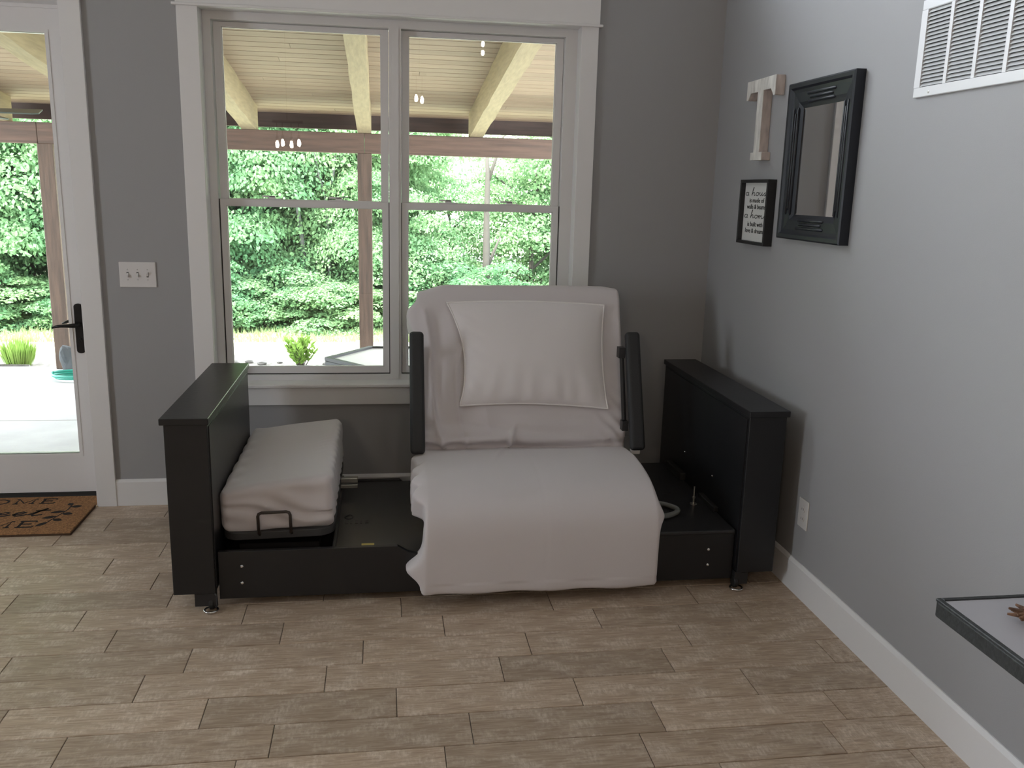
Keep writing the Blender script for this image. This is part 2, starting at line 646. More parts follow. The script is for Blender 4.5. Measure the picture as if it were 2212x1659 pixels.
# ---- window casing (trim)
CF = 4.548
struct(bxo('trim_1', -0.934, -0.838, CF, YB, 0.640, 2.446, 'trim_white', bev=0.0015, seg=1))
struct(bxo('trim_2', 0.993, 1.080, CF, YB, 0.640, 2.446, 'trim_white', bev=0.0015, seg=1))


def headtrim(bm):
    box(bm, -0.952, 1.098, 4.533, YB, 2.444, 2.456, 0.003, 2)
    box(bm, -0.936, 1.083, 4.546, YB, 2.456, 2.60)
    box(bm, -0.96, 1.107, 4.528, YB, 2.60, 2.63, 0.003, 2)


struct(mk('trim_3', headtrim, 'trim_white'))


def silltrim(bm):
    box(bm, -0.96, 1.105, 4.528, 4.66, 0.622, 0.640, 0.005, 3)
    box(bm, -0.934, 1.080, CF, YB, 0.529, 0.622, 0.0015, 1)


struct(mk('trim_4', silltrim, 'trim_white'))
# door casing
struct(bxo('trim_5', -1.449, -1.355, CF, YB, 0.0, 2.446, 'trim_white', bev=0.0015, seg=1))
struct(bxo('trim_6', -2.546, -2.452, CF, YB, 0.0, 2.446, 'trim_white', bev=0.0015, seg=1))
struct(mk('trim_7', lambda b: (box(b, -2.56, -1.337, 4.533, YB, 2.446, 2.458, 0.003, 2), box(b, -2.55, -1.351, 4.546, YB, 2.458, 2.60)), 'trim_white'))

# ---- double window unit
JX0, JX1 = -0.838, 0.996
FY = 4.65


def jamb(bm):
    box(bm, WIN[0], JX0, YB, YO, 0.640, WIN[3])
    box(bm, JX1, WIN[1], YB, YO, 0.640, WIN[3])
    box(bm, JX0, JX1, YB, YO, 2.446, WIN[3])
    box(bm, WIN[0], WIN[1], 4.66, YO, WIN[2], 0.640)


win = struct(mk('window_1', jamb, 'trim_white'))


def win_frame(bm):
    # fixed vinyl frame with centre mullion
    zt, zb = 2.446, 0.640
    box(bm, JX0, -0.800, FY, YO, zb, zt)
    box(bm, 0.936, JX1, FY, YO, zb, zt)
    box(bm, -0.800, 0.936, FY, YO, 2.408, zt)
    box(bm, -0.800, 0.936, FY, YO, zb, 0.668)
    box(bm, 0.045, 0.105, FY, YO, 0.668, 2.408)
    box(bm, 0.058, 0.092, FY - 0.006, FY, 0.645, 2.41)


mk('window_frame', win_frame, 'vinyl_white', win)
mk('gap_seal', lambda b: [box(b, x0, x1, 4.672, 4.684, 0.668, 1.566) for x0, x1 in ((-0.800, -0.794), (0.041, 0.045), (0.105, 0.109), (0.930, 0.936))] + [box(b, x0, x1, 4.672, 4.684, 0.668, 0.674) for x0, x1 in ((-0.794, 0.041), (0.109, 0.930))], 'seal_black', win)


def sash(name, x0, x1, z0, z1, y, st, top, bot, locks):
    def f(bm):
        box(bm, x0, x0 + st, y, y + 0.03, z0, z1)
        box(bm, x1 - st, x1, y, y + 0.03, z0, z1)
        box(bm, x0 + st, x1 - st, y, y + 0.03, z0, z0 + bot)
        box(bm, x0 + st, x1 - st, y, y + 0.03, z1 - top, z1)
    s = mk('sash', f, 'vinyl_white', win)

    def bead(bm):
        a, b_, c, d = x0 + st, x1 - st, z0 + bot, z1 - top
        for q in ((a, a + .004, c, d), (b_ - .004, b_, c, d), (a, b_, c, c + .004), (a, b_, d - .004, d)):
            box(bm, q[0], q[1], y + 0.012, y + 0.022, q[2], q[3])
    mk('glazing_bead', bead, 'trim_white', s)
    mk('pane', lambda b: box(b, x0 + st, x1 - st, y + 0.015, y + 0.019, z0 + bot, z1 - top), 'pane_glass', s)
    for lx in locks:
        def lock(bm, lx=lx):
            box(bm, lx - 0.045, lx + 0.052, y + 0.002, y + 0.026, z1, z1 + 0.007, 0.002, 1)
            box(bm, lx - 0.045, lx + 0.018, y + 0.005, y + 0.020, z1 + 0.012, z1 + 0.021, 0.002, 1)
            box(bm, lx - 0.012, lx + 0.020, y + 0.005, y + 0.022, z1 + 0.005, z1 + 0.020, 0.002, 1)
        mk('sash_lock', lock, 'vinyl_white', s)
    return s


# lower (inner) and upper (outer) sashes of both windows
sash('sash', -0.794, 0.041, 0.674, 1.566, 4.665, 0.029, 0.031, 0.032, (-0.545, -0.215))
sash('sash', 0.109, 0.930, 0.674, 1.566, 4.665, 0.030, 0.031, 0.032, (0.345, 0.665))
sash('sash', -0.796, 0.043, 1.536, 2.406, 4.697, 0.036, 0.022, 0.030, ())
sash('sash', 0.107, 0.934, 1.536, 2.406, 4.697, 0.036, 0.022, 0.030, ())

# ---- glass door
def door_jamb(bm):
    box(bm, DOOR[0], -2.452, YB, YO, 0.0, 2.46)
    box(bm, -1.458, DOOR[1], YB, YO, 0.0, 2.46)
    box(bm, -2.452, -1.458, YB, YO, 2.440, 2.46)
    box(bm, -2.452, -1.458, 4.688, 4.70, 2.424, 2.440)


door = struct(mk('door_1', door_jamb, 'trim_white'))
DY = 4.70
dx0, dx1 = -2.448, -1.462
gx0, gx1, gz0, gz1 = -2.345, -1.565, 0.245, 2.315


def leaf(bm):
    box(bm, dx0, gx0, DY, DY + 0.045, 0.034, 2.424)
    box(bm, gx1, dx1, DY, DY + 0.045, 0.034, 2.424)
    box(bm, gx0, gx1, DY, DY + 0.045, 0.034, gz0)
    box(bm, gx0, gx1, DY, DY + 0.045, gz1, 2.424)


dl = mk('door_leaf', leaf, 'trim_white', door)
mk('glazing_bead', lambda b: [box(b, *q, DY - 0.004, DY + 0.01, *z) for q, z in (
    ((gx0 - .016, gx0), (gz0 - .016, gz1 + .016)), ((gx1, gx1 + .016), (gz0 - .016, gz1 + .016)),
    ((gx0, gx1), (gz0 - .016, gz0)), ((gx0, gx1), (gz1, gz1 + .016)))], 'trim_white', dl)
mk('pane', lambda b: box(b, gx0, gx1, DY + 0.02, DY + 0.025, gz0, gz1), 'pane_glass', dl)
mk('threshold', lambda b: box(b, -2.452, -1.458, 4.69, YO + 0.02, 0.0, 0.032), 'threshold', door)


def plate_outline(cx, z0, z1, w, n=8):
    r = w / 2
    pts = [(cx + r * math.cos(a), z1 - r * 0.75 + r * 0.75 * math.sin(a)) for a in [PI * i / n for i in range(n + 1)]]
    pts += [(cx - r * math.cos(a), z0 + r * 0.75 - r * 0.75 * math.sin(a)) for a in [PI * i / n for i in range(n + 1)]]
    return pts


hd = mk('handle_plate', lambda b: prism(b, plate_outline(-1.514, 0.777, 1.032, 0.041), 'y', DY - 0.014, DY, 0.003, 2), 'handle_bronze', dl)


def lever(bm):
    ctl = [(-1.514, DY - 0.012, 0.926), (-1.514, DY - 0.05, 0.926), (-1.530, DY - 0.056, 0.926), (-1.56, DY - 0.058, 0.925), (-1.59, DY - 0.058, 0.924), (-1.612, DY - 0.056, 0.921), (-1.63, DY - 0.052, 0.914)]
    tube(bm, ctl, [0.013, 0.012, 0.011, 0.0085, 0.0075, 0.0065, 0.004], 10)


mk('lever', lever, 'handle_bronze', hd, True)
mk('outer_lever', lambda b: tube(b, [(-1.514, DY + 0.045, 0.926), (-1.514, DY + 0.1, 0.926), (-1.545, DY + 0.105, 0.93), (-1.6, DY + 0.1, 0.925), (-1.63, DY + 0.09, 0.915)], [0.012, 0.012, 0.01, 0.008, 0.004], 10), 'handle_bronze', hd, True)
mk('key_cylinder', lambda b: lathe(b, [(0.009, 0), (0.009, -0.004), (0.007, -0.005)], (-1.514, DY - 0.014, 0.846), 'y', 14), 'handle_bronze', hd)

# off-frame openings: tall pair added to bring in daylight, and the clerestory
def simple_window(name, x0, x1, z0, z1, bars):
    def f(bm):
        w = 0.05
        box(bm, x0, x1, 4.64, 4.72, z0, z0 + w)
        box(bm, x0, x1, 4.64, 4.72, z1 - w, z1)
        for xx in [x0 + (x1 - x0 - w) * i / bars for i in range(bars + 1)]:
            box(bm, xx, xx + w, 4.64, 4.72, z0 + w, z1 - w)
    return struct(mk(name, f, 'trim_white'))


simple_window('added_window_pair', *WL, 2)
simple_window('window_3', *CL, 4)


# ------------------------------------------------------------------ the bed that turns into a chair
bed = thing('rotating_bed', 'black motorised turning bed with cabinet ends and upright armrests, below the window', 'bed', (0.4, 3.85, 0))


def cabinet(name, xa, xb, xta, xtb, legx, yb, caster_x):
    c = mk(name, lambda b: box(b, xa, xb, 3.312, yb, 0.078, 0.763, 0.002, 1), 'bed_black', bed)
    mk('top_panel', lambda b: box(b, xta, xtb, 3.30, yb + 0.012, 0.763, 0.788, 0.002, 1), 'bed_black', c)
    for y in (3.322, yb - 0.05):
        mk('leg', lambda b: box(b, legx[0], legx[1], y, y + 0.035, 0.022, 0.078), 'bed_metal', c)
        ca = mk('caster', lambda b: lathe(b, [(0.024, -0.009), (0.027, -0.006), (0.027, 0.006), (0.024, 0.009)], (caster_x, y + 0.02, 0.0275), 'x', 18), 'seal_black', c)
        mk('caster_ring', lambda b: tube(b, [(caster_x + 0.026 * math.cos(a), y - 0.004 + 0.026 * math.sin(a), 0.008) for a in [2 * PI * i / 18 for i in range(18)]], 0.0045, 6, True), 'chrome', ca, True)
    return c


foot = cabinet('footboard', -0.805, -0.648, -0.818, -0.641, (-0.729, -0.65), 4.355, -0.668)
mk('inner_panel', lambda b: box(b, -0.648, -0.644, 3.33, 4.32, 0.10, 0.75), 'bed_black', foot)
mk('leg_bracket', lambda b: tube(b, [(-0.652, 3.318, 0.078), (-0.645, 3.314, 0.070), (-0.643, 3.313, 0.03), (-0.650, 3.315, 0.020)], 0.004, 6), 'bed_metal', foot, True)
head = cabinet('headboard', 1.491, 1.651, 1.484, 1.660, (1.487, 1.545), 4.42, 1.495)
mk('inner_panel', lambda b: box(b, 1.487, 1.491, 3.33, 4.39, 0.10, 0.75), 'bed_black', head)
for (yy, zz) in ((4.028, 0.398), (3.656, 0.397)):
    mk('screw', lambda b: lathe(b, [(0.005, 0.002), (0.005, -0.001), (0.003, -0.003)], (1.486, yy, zz), 'x', 10), 'chrome', head, True)

# front and rear rails with the cut-away for the turning seat
RY = 3.352
prof = [(-0.640, 0.036), (1.484, 0.036), (1.484, 0.250), (1.125, 0.250), (1.09, 0.19), (0.17, 0.19), (0.10, 0.208), (0.058, 0.234), (-0.640, 0.234)]
rail = mk('front_rail', lambda b: prism(b, prof, 'y', RY, RY + 0.022, 0.0012, 1), 'bed_black', bed)
for (bx_, bz_) in ((-0.551, 0.172), (-0.552, 0.102), (1.372, 0.173), (1.373, 0.103)):
    mk('bolt', lambda b: lathe(b, [(0.0075, 0.001), (0.0075, -0.001), (0.006, -0.004), (0.003, -0.006)], (bx_, RY, bz_), 'y', 14), 'chrome', rail, True)
prof2 = [(-0.640, 0.036), (1.484, 0.036), (1.484, 0.250), (1.125, 0.250), (1.09, 0.14), (0.15, 0.14), (0.085, 0.2), (-0.640, 0.2)]
mk('rear_rail', lambda b: prism(b, prof2, 'y', 4.29, 4.312, 0.0012, 1), 'bed_black', bed)
mk('side_box', lambda b: box(b, -0.642, -0.205, 3.376, 4.288, 0.05, 0.17), 'bed_metal', bed)
dk = mk('deck_tray', lambda b: (box(b, -0.190, 1.115, 3.376, 4.288, 0.150, 0.192), box(b, -0.202, -0.190, 3.376, 4.288, 0.150, 0.226)), 'tray_metal', bed)
mk('label_sticker', lambda b: box(b, -0.088, -0.036, 3.466, 3.492, 0.192, 0.193), 'sticker', dk)


def embossed(bm):
    # faint raised maker's mark on the tray, too worn to read
    for i, (w, h) in enumerate(((.02, .05), (.014, .03), (.018, .04), (.012, .03), (.02, .035))):
        x = -0.165 + i * 0.022
        box(bm, x, x + w * 0.7, 3.72, 3.72 + h, 0.192, 0.1935)
    tube(bm, [(-0.15 + 0.018 * math.cos(a), 3.80 + 0.026 * math.sin(a), 0.193) for a in [2 * PI * i / 12 for i in range(12)]], 0.003, 5, True)


mk('worn_emblem', embossed, 'mark_grey', dk)
mk('pedestal', lambda b: box(b, 0.22, 1.02, 3.45, 4.15, 0.036, 0.15), 'bed_metal', bed)
d2 = mk('head_deck', lambda b: box(b, 1.118, 1.482, 3.338, 4.288, 0.244, 0.262, 0.006, 3), 'bed_metal', bed)
mk('locking_pin', lambda b: lathe(b, [(0.016, 0), (0.016, 0.004), (0.005, 0.005), (0.005, 0.028), (0.008, 0.029), (0.008, 0.036), (0.004, 0.037), (0.004, 0.085)], (1.408, 3.66, 0.262), 'z', 12), 'zinc', d2)
mk('deck_slot', lambda b: box(b, 1.318, 1.352, 3.80, 3.818, 0.262, 0.2632), 'slot_dark', d2)
for q in ((1.455, 3.99, 4.21, 0.30), (1.462, 3.55, 3.75, 0.285)):
    mk('hinge_block', lambda b: box(b, q[0], 1.486, q[1], q[2], 0.262, q[3], 0.004, 2), 'seal_black', d2)


def cord(bm):
    pts = [(1.02, 3.50, 0.276), (1.10, 3.475, 0.276), (1.18, 3.478, 0.276), (1.24, 3.495, 0.276), (1.285, 3.53, 0.276), (1.297, 3.57, 0.276), (1.275, 3.61, 0.277), (1.23, 3.645, 0.278), (1.15, 3.67, 0.28), (1.02, 3.68, 0.29)]
    fine = []
    for i in range(len(pts) - 1):
        p0, p1, p2, p3 = (Vector(pts[max(0, min(len(pts) - 1, i + k))]) for k in (-1, 0, 1, 2))
        for s in range(16):
            t = s / 16
            fine.append(0.5 * ((2 * p1) + (-p0 + p2) * t + (2 * p0 - 5 * p1 + 4 * p2 - p3) * t * t + (-p0 + 3 * p1 - 3 * p2 + p3) * t ** 3))
    tube(bm, fine, [0.0125 if k % 2 else 0.0100 for k in range(len(fine))], 10)


mk('coiled_cord', cord, 'cord_grey', bed, True)

# tilting platform board under the foot mattress
TILT = math.radians(1.4)
MC = Vector((-0.420, 3.92, 0.379))


def tilt_pts(o):
    R = Matrix.Translation(MC) @ Matrix.Rotation(-TILT, 4, 'Y')
    o.data.transform(R)
    o.data.update()


def rr_outline(hx, hy, r, n=6):
    pts = []
    for cx, cy, a0 in ((hx - r, hy - r, 0), (-hx + r, hy - r, PI / 2), (-hx + r, -hy + r, PI), (hx - r, -hy + r, 1.5 * PI)):
        for i in range(n + 1):
            a = a0 + PI / 2 * i / n
            pts.append((cx + r * math.cos(a), cy + r * math.sin(a)))
    return pts


pf = mk('foot_platform', lambda b: prism(b, rr_outline(0.222, 0.480, 0.07), 'z', -0.131, -0.099, 0.003, 2), 'board_grey', bed)
tilt_pts(pf)
bxo('platform_strut', -0.58, -0.26, 3.50, 4.25, 0.17, 0.205, 'bed_metal', bed)


def retainer(bm):
    y = -0.487
    a, b_, z0, z1 = -0.074, 0.052, -0.112, -0.014
    tube(bm, [(a, y + 0.01, z0), (a, y - 0.004, z0 + 0.01), (a, y - 0.006, z1 - 0.014), (a + 0.004, y - 0.006, z1 - 0.004), (a + 0.014, y - 0.006, z1), (b_ - 0.014, y - 0.006, z1), (b_ - 0.004, y - 0.006, z1 - 0.004), (b_, y - 0.006, z1 - 0.014), (b_, y - 0.004, z0 + 0.01), (b_, y + 0.01, z0)], 0.0062, 8)


rt_ = mk('mattress_retainer', retainer, 'wire_brown', bed, True)
tilt_pts(rt_)
mk('slide_bracket', lambda b: (box(b, -0.235, -0.117, 4.08, 4.115, 0.258, 0.280, 0.002, 1), box(b, -0.235, -0.117, 4.07, 4.105, 0.234, 0.252, 0.002, 1)), 'zinc', bed)

# seat, back and leg-rest carriers under the cover
BT = Vector((0, 0.32, 0.70)).normalized()          # direction up the backrest
BN = Vector((0, -BT.z, BT.y))                       # towards the sitter
B0 = Vector((0, 3.90, 0.47))
CX = 0.640                                          # middle of the chair


def back_pt(x, s, d=0.0):
    p = B0 + BT * s + BN * d
    return (x, p.y, p.z)


def slab_on_back(bm, x0, x1, s0, s1, d0, d1, bev=0.01):
    pts = [(q[1], q[2]) for q in (back_pt(0, s0, d0), back_pt(0, s1, d0), back_pt(0, s1, d1), back_pt(0, s0, d1))]
    prism(bm, pts, 'x', x0, x1, bev, 3)


mk('back_carrier', lambda b: slab_on_back(b, 0.225, 1.09, 0.0, 0.72, -0.15, -0.03), 'bed_metal', bed)
mk('seat_carrier', lambda b: box(b, 0.215, 1.07, 3.42, 3.88, 0.22, 0.40, 0.01, 2), 'bed_metal', bed)
mk('leg_carrier', lambda b: box(b, 0.20, 1.07, 3.30, 3.335, 0.085, 0.30, 0.01, 2), 'bed_metal', bed)

for xa, xb, s in ((0.125, 0.191, -1), (1.142, 1.212, 1)):
    def pad(bm):
        pts = [(3.795, 0.484), (3.995, 1.008), (4.036, 0.992), (3.836, 0.468)]
        prism(bm, pts, 'x', xa, xb, 0.018, 5)
    a = mk('armrest', pad, 'pad_black', bed)
    xi = xb if s < 0 else xa
    if s > 0:
        mk('armrest_bracket', lambda b: (tube(b, [(xi - 0.012, 4.01, 0.91), (xi - 0.014, 3.90, 0.60)], 0.011, 10), box(b, xi - 0.03, xi, 3.985, 4.03, 0.88, 0.93), box(b, xi - 0.028, xi, 3.87, 3.91, 0.555, 0.60)), 'bed_metal', a)
    else:
        mk('armrest_bracket', lambda b: (tube(b, [(0.150, 4.055, 0.93), (0.150, 3.93, 0.60)], 0.011, 10), box(b, 0.135, 0.165, 4.01, 4.06, 0.885, 0.93), box(b, 0.135, 0.165, 3.88, 3.94, 0.58, 0.62)), 'bed_metal', a)
mk('armrest_tab', lambda b: box(b, 1.150, 1.195, 3.83, 3.85, 0.452, 0.478, 0.003, 1), 'plate_white', bed)

# ------------------------------------------------------------------ sheet draped over the raised seat (one cloth)
def smoothstep(a, b_, x):
    t = max(0.0, min(1.0, (x - a) / (b_ - a)))
    return t * t * (3 - 2 * t)


def bezier_profile():
    """(y,z) poly-line from behind the top edge down the front to under the leg rest"""
    P = []
    top = B0 + BT * 0.755
    # behind the top edge
    P.append((top.y + 0.13, top.z - 0.12))
    P.append((top.y + 0.125, top.z - 0.05))
    P.append((top.y + 0.115, top.z + 0.004))
    P.append((top.y + 0.09, top.z + 0.028))
    P.append((top.y + 0.05, top.z + 0.032))
    P.append((top.y + 0.018, top.z + 0.024))
    q = B0 + BT * 0.735 + BN * 0.004
    P.append((q.y, q.z))
    for s in (0.68, 0.6, 0.5, 0.4, 0.3, 0.2, 0.12, 0.06):
        q = B0 + BT * s + BN * (0.006 + 0.004 * math.sin(s * 5) + (0.006 if s < 0.1 else 0))
        P.append((q.y, q.z))
    P.append((3.906, 0.506))
    P.append((3.922, 0.482))
    P.append((3.922, 0.466))
    P.append((3.898, 0.466))
    P.append((3.872, 0.473))
    for y, z in ((3.83, 0.476), (3.76, 0.481), (3.68, 0.483), (3.60, 0.481), (3.52, 0.474), (3.45, 0.461), (3.39, 0.441), (3.34, 0.412), (3.305, 0.378), (3.283, 0.338), (3.272, 0.29), (3.266, 0.23), (3.261, 0.17), (3.257, 0.11), (3.256, 0.075), (3.262, 0.060), (3.278, 0.054), (3.32, 0.056)):
        P.append((y, z))
    return P


PR = bezier_profile()
# resample by Catmull-Rom
fine = []
tags = []
for i in range(len(PR) - 1):
    p0, p1, p2, p3 = (Vector((*PR[max(0, min(len(PR) - 1, i + k))], 0)) for k in (-1, 0, 1, 2))
    for s in range(7):
        t = s / 7
        q = 0.5 * ((2 * p1) + (-p0 + p2) * t + (2 * p0 - 5 * p1 + 4 * p2 - p3) * t * t + (-p0 + 3 * p1 - 3 * p2 + p3) * t ** 3)
        fine.append((q.x, q.y))
fine.append(PR[-1])
NV = len(fine)
nrm = []
for i in range(NV):
    a, b_ = fine[max(0, i - 1)], fine[min(NV - 1, i + 1)]
    d = Vector((b_[0] - a[0], b_[1] - a[1], 0)).normalized()
    nrm.append(Vector((d.y, -d.x)))       # outward: towards -Y / +Z
i_crease = min(range(NV), key=lambda i: (fine[i][0] - 3.922) ** 2 + (fine[i][1] - 0.470) ** 2)
i_topf = min(range(NV), key=lambda i: (fine[i][0] - (B0 + BT * 0.735).y) ** 2 + (fine[i][1] - (B0 + BT * 0.735).z) ** 2)


def edge_x(i):
    """left and right edge of the cloth at profile index i"""
    y, z = fine[i]
    if i <= i_crease:
        s = (Vector((0, y, z)) - B0).dot(BT)
        t = max(0, min(1, s / 0.75))
        l = 0.205 - 0.032 * smoothstep(0.1, 0.9, t) + 0.018 * smoothstep(0.90, 1.02, t) ** 1.5
        r = 1.128 + 0.018 * t
    else:
        t = smoothstep(3.89, 3.33, y)
        l = 0.192 - 0.010 * t
        r = 1.128 - 0.012 * t
        tz = smoothstep(0.40, 0.06, z)
        l += -0.016 * tz
        r += -0.010 * tz
    return l, r


def n3(x, y, z):
    return mnoise.noise(Vector((x, y, z)))


NU_MAIN = 110
NE = 16
verts = []
NU = NU_MAIN + 2 * NE
for i in range(NV):
    y, z = fine[i]
    n = nrm[i]
    l, r = edge_x(i)
    onback = i <= i_crease
    s = (Vector((0, y, z)) - B0).dot(BT)
    fr = 0.016
    for j in range(NU):
        if j < NE:
            e = (NE - j) / NE
            side = -1
        elif j >= NE + NU_MAIN:
            e = (j - NE - NU_MAIN + 1) / NE
            side = 1
        else:
            e = 0
            side = 0
        u = min(1, max(0, (j - NE) / (NU_MAIN - 1)))
        x = l + (r - l) * u
        d = 0.0
        # soft undulation of the whole cloth
        d += 0.004 * n3(x * 4, y * 4, z * 4)
        if onback and s < 0.74:
            # long soft folds falling on the left half of the back
            wl = smoothstep(0.62, 0.2, x)
            ph = (x - 0.20) * 46 + (0.74 - s) * 4.5 - 6.0 * max(0, 0.4 - s) ** 2 * 6
            d += wl * (0.006 * math.sin(ph + 1.5 * n3(x * 5, s * 4, 7)) + 0.020 * (1 - abs(math.sin(ph * 0.37 + 2.0 * n3(x * 3, s * 3, 9)))) ** 4) * smoothstep(0.74, 0.6, s)
            # creases gathering towards the lower corners
            wr_ = smoothstep(0.95, 1.1, x) * smoothstep(0.35, 0.05, s)
            d += wr_ * 0.005 * math.sin((x + s * 0.9) * 90)
            wb = smoothstep(0.22, 0.02, s)
            d += wb * 0.007 * math.sin(s * 75 + x * 7 + 2 * n3(x * 3, 0, s * 3))
            # sharp pinch fold rising from the crease near the middle
            c = 0.59 + (s - 0.02) * 0.25
            d += 0.022 * math.exp(-((x - c) / 0.009) ** 2) * smoothstep(0.14, 0.05, s)
            # roll of cloth along the crease on the left
            d += 0.016 * math.exp(-((s - 0.035 - 0.02 * (x - 0.2)) / 0.012) ** 2) * smoothstep(0.62, 0.5, x)
        elif not onback:
            c = 0.545 - (3.88 - y) * 0.28
            d += 0.005 * math.exp(-((x - c) / 0.013) ** 2) * smoothstep(3.62, 3.8, y)
            # faint seam line down the middle
            d += -0.0012 * math.exp(-((x - 0.655) / 0.006) ** 2)
            if z < 0.1:
                d += 0.003 * math.sin(x * 21)
        px_, py_, pz_ = x, y + n.x * d, z + n.y * d
        if onback and s > 0.6:
            # the top edge sags towards its ends
            dr = (0.040 * smoothstep(0.36, 0.16, x) ** 1.6 + 0.010 * smoothstep(1.08, 1.15, x)) * smoothstep(0.62, 0.76, s)
            py_ -= BT.y * dr
            pz_ -= BT.z * dr
        if side:
            # wrap round the edge and fall away behind
            if onback:
                Ls = 0.11 if side < 0 else 0.08
                if s > 0.74:
                    Ls *= 0.5
                Ls *= smoothstep(-0.02, 0.14, s) * 0.9 + 0.1
            else:
                Ls = 0.15 if side < 0 else 0.10
                Ls *= 0.35 + 0.65 * smoothstep(3.9, 3.75, y)
                lo_ = 0.10 if side < 0 else 0.07
                Ls += (lo_ - Ls) * smoothstep(3.62, 3.34, y)
                if z < 0.08:
                    Ls *= 0.55
            ang = min(1.0, e * 2.5) * PI / 2
            dep = max(0.0, e - 0.4) / 0.6 * Ls
            ox = side * fr * math.sin(ang)
            on = -fr * (1 - math.cos(ang)) - dep
            if side < 0:
                if onback:
                    # flared corner at the top and side folds
                    ox += -0.040 * smoothstep(0.50, 0.68, s) * smoothstep(0.80, 0.70, s) * math.sin(min(1, e * 1.3) * PI * 0.62) - 0.010 * e * math.sin(s * 24)
                else:
                    arc = (3.9 - y) + (0.48 - z)
                    k = smoothstep(0.02, 0.06, arc) * smoothstep(0.66, 0.52, arc)
                    g = abs(math.sin(arc * 24 + 0.5 + 0.9 * math.sin(e * 3) + 2.2 * n3(arc * 6, e * 2, 4))) * (0.7 + 0.5 * n3(arc * 9, 0, 8))
                    ox += -(0.014 + 0.052 * g) * k * smoothstep(0.05, 0.5, e)
                    kb = math.exp(-((z - 0.155) / 0.045) ** 2) if z < 0.3 else 0
                    ox += -0.062 * kb * smoothstep(0.05, 0.6, e)
            else:
                if not onback:
                    kb = math.exp(-((z - 0.36) / 0.05) ** 2) if y < 3.5 else 0
                    ox += 0.030 * kb * smoothstep(0.05, 0.7, e)
            px_ += ox
            py_ += n.x * on
            pz_ += n.y * on
        verts.append((px_, py_, pz_))
faces = [tuple(reversed(f)) for f in grid_faces(NU, NV)]
cover = pyobj('seat_sheet', verts, faces, 'sheet')
sm = cover.modifiers.new('thick', 'SOLIDIFY')
sm.thickness = 0.003
sm.offset = -1
tag(cover, 'pale grey-white jersey sheet draped over the raised back and seat of the black bed', 'sheet')

# pillow sewn flat against the raised back
NP = 46
corner = {'tl': (0.308, 0.700), 'tr': (1.075, 0.692), 'br': (1.063, 0.178), 'bl': (0.357, 0.200)}


def pil(u, v):
    # u 0..1 left-right, v 0..1 bottom-top ; concave edges
    tl, tr, br, bl = corner['tl'], corner['tr'], corner['br'], corner['bl']
    x = (1 - v) * ((1 - u) * bl[0] + u * br[0]) + v * ((1 - u) * tl[0] + u * tr[0])
    s = (1 - v) * ((1 - u) * bl[1] + u * br[1]) + v * ((1 - u) * tl[1] + u * tr[1])
    bu, bv = 4 * u * (1 - u), 4 * v * (1 - v)
    x += bv * (0.052 * (1 - u) ** 2 - 0.020 * u ** 2)
    s += bu * (0.018 * (1 - v) ** 2 + 0.012 * v ** 2)
    return x, s


for lay in (0,):
    V_, F_ = [], []
    for back in (0, 1):
        base = len(V_)
        for j in range(NP):
            for i in range(NP):
                u, v = i / (NP - 1), j / (NP - 1)
                x, s = pil(u, v)
                bulge = (max(0, 4 * u * (1 - u)) ** 0.55) * (max(0, 4 * v * (1 - v)) ** 0.55)
                d = 0.022 + 0.062 * bulge if not back else 0.022 - 0.008 * bulge
                if not back:
                    edge = min(u, 1 - u, v, 1 - v)
                    d += 0.0035 * math.sin(u * 44 + 5 * n3(u * 4, v * 2, 1)) * smoothstep(0.45, 0.05, v) * smoothstep(0.0, 0.06, edge)
                    d += 0.003 * math.sin((u + v) * 38) * smoothstep(0.22, 0.04, u) * smoothstep(0, 0.04, edge)
                    d += 0.006 * n3(u * 3, v * 3, 5) * bulge
                V_.append(back_pt(x, s, d))
        fs = [tuple(base + k for k in f) for f in grid_faces(NP, NP)]
        F_ += fs if not back else [tuple(reversed(f)) for f in fs]
    pw = pyobj('pillow', V_, F_, 'pillow_cloth')
tag(pw, 'flat pinkish-white pillow with white piping, leaning on the raised seat back', 'pillow')
ring = []
for k in range(NP):
    ring.append(back_pt(*pil(k / (NP - 1), 0), 0.0225))
for k in range(1, NP):
    ring.append(back_pt(*pil(1, k / (NP - 1)), 0.0225))
for k in range(1, NP):
    ring.append(back_pt(*pil(1 - k / (NP - 1), 1), 0.0225))
for k in range(1, NP - 1):
    ring.append(back_pt(*pil(0, 1 - k / (NP - 1)), 0.0225))
pp = mk('piping', lambda b: tube(b, ring, 0.0042, 6, True), 'piping', pw, True)

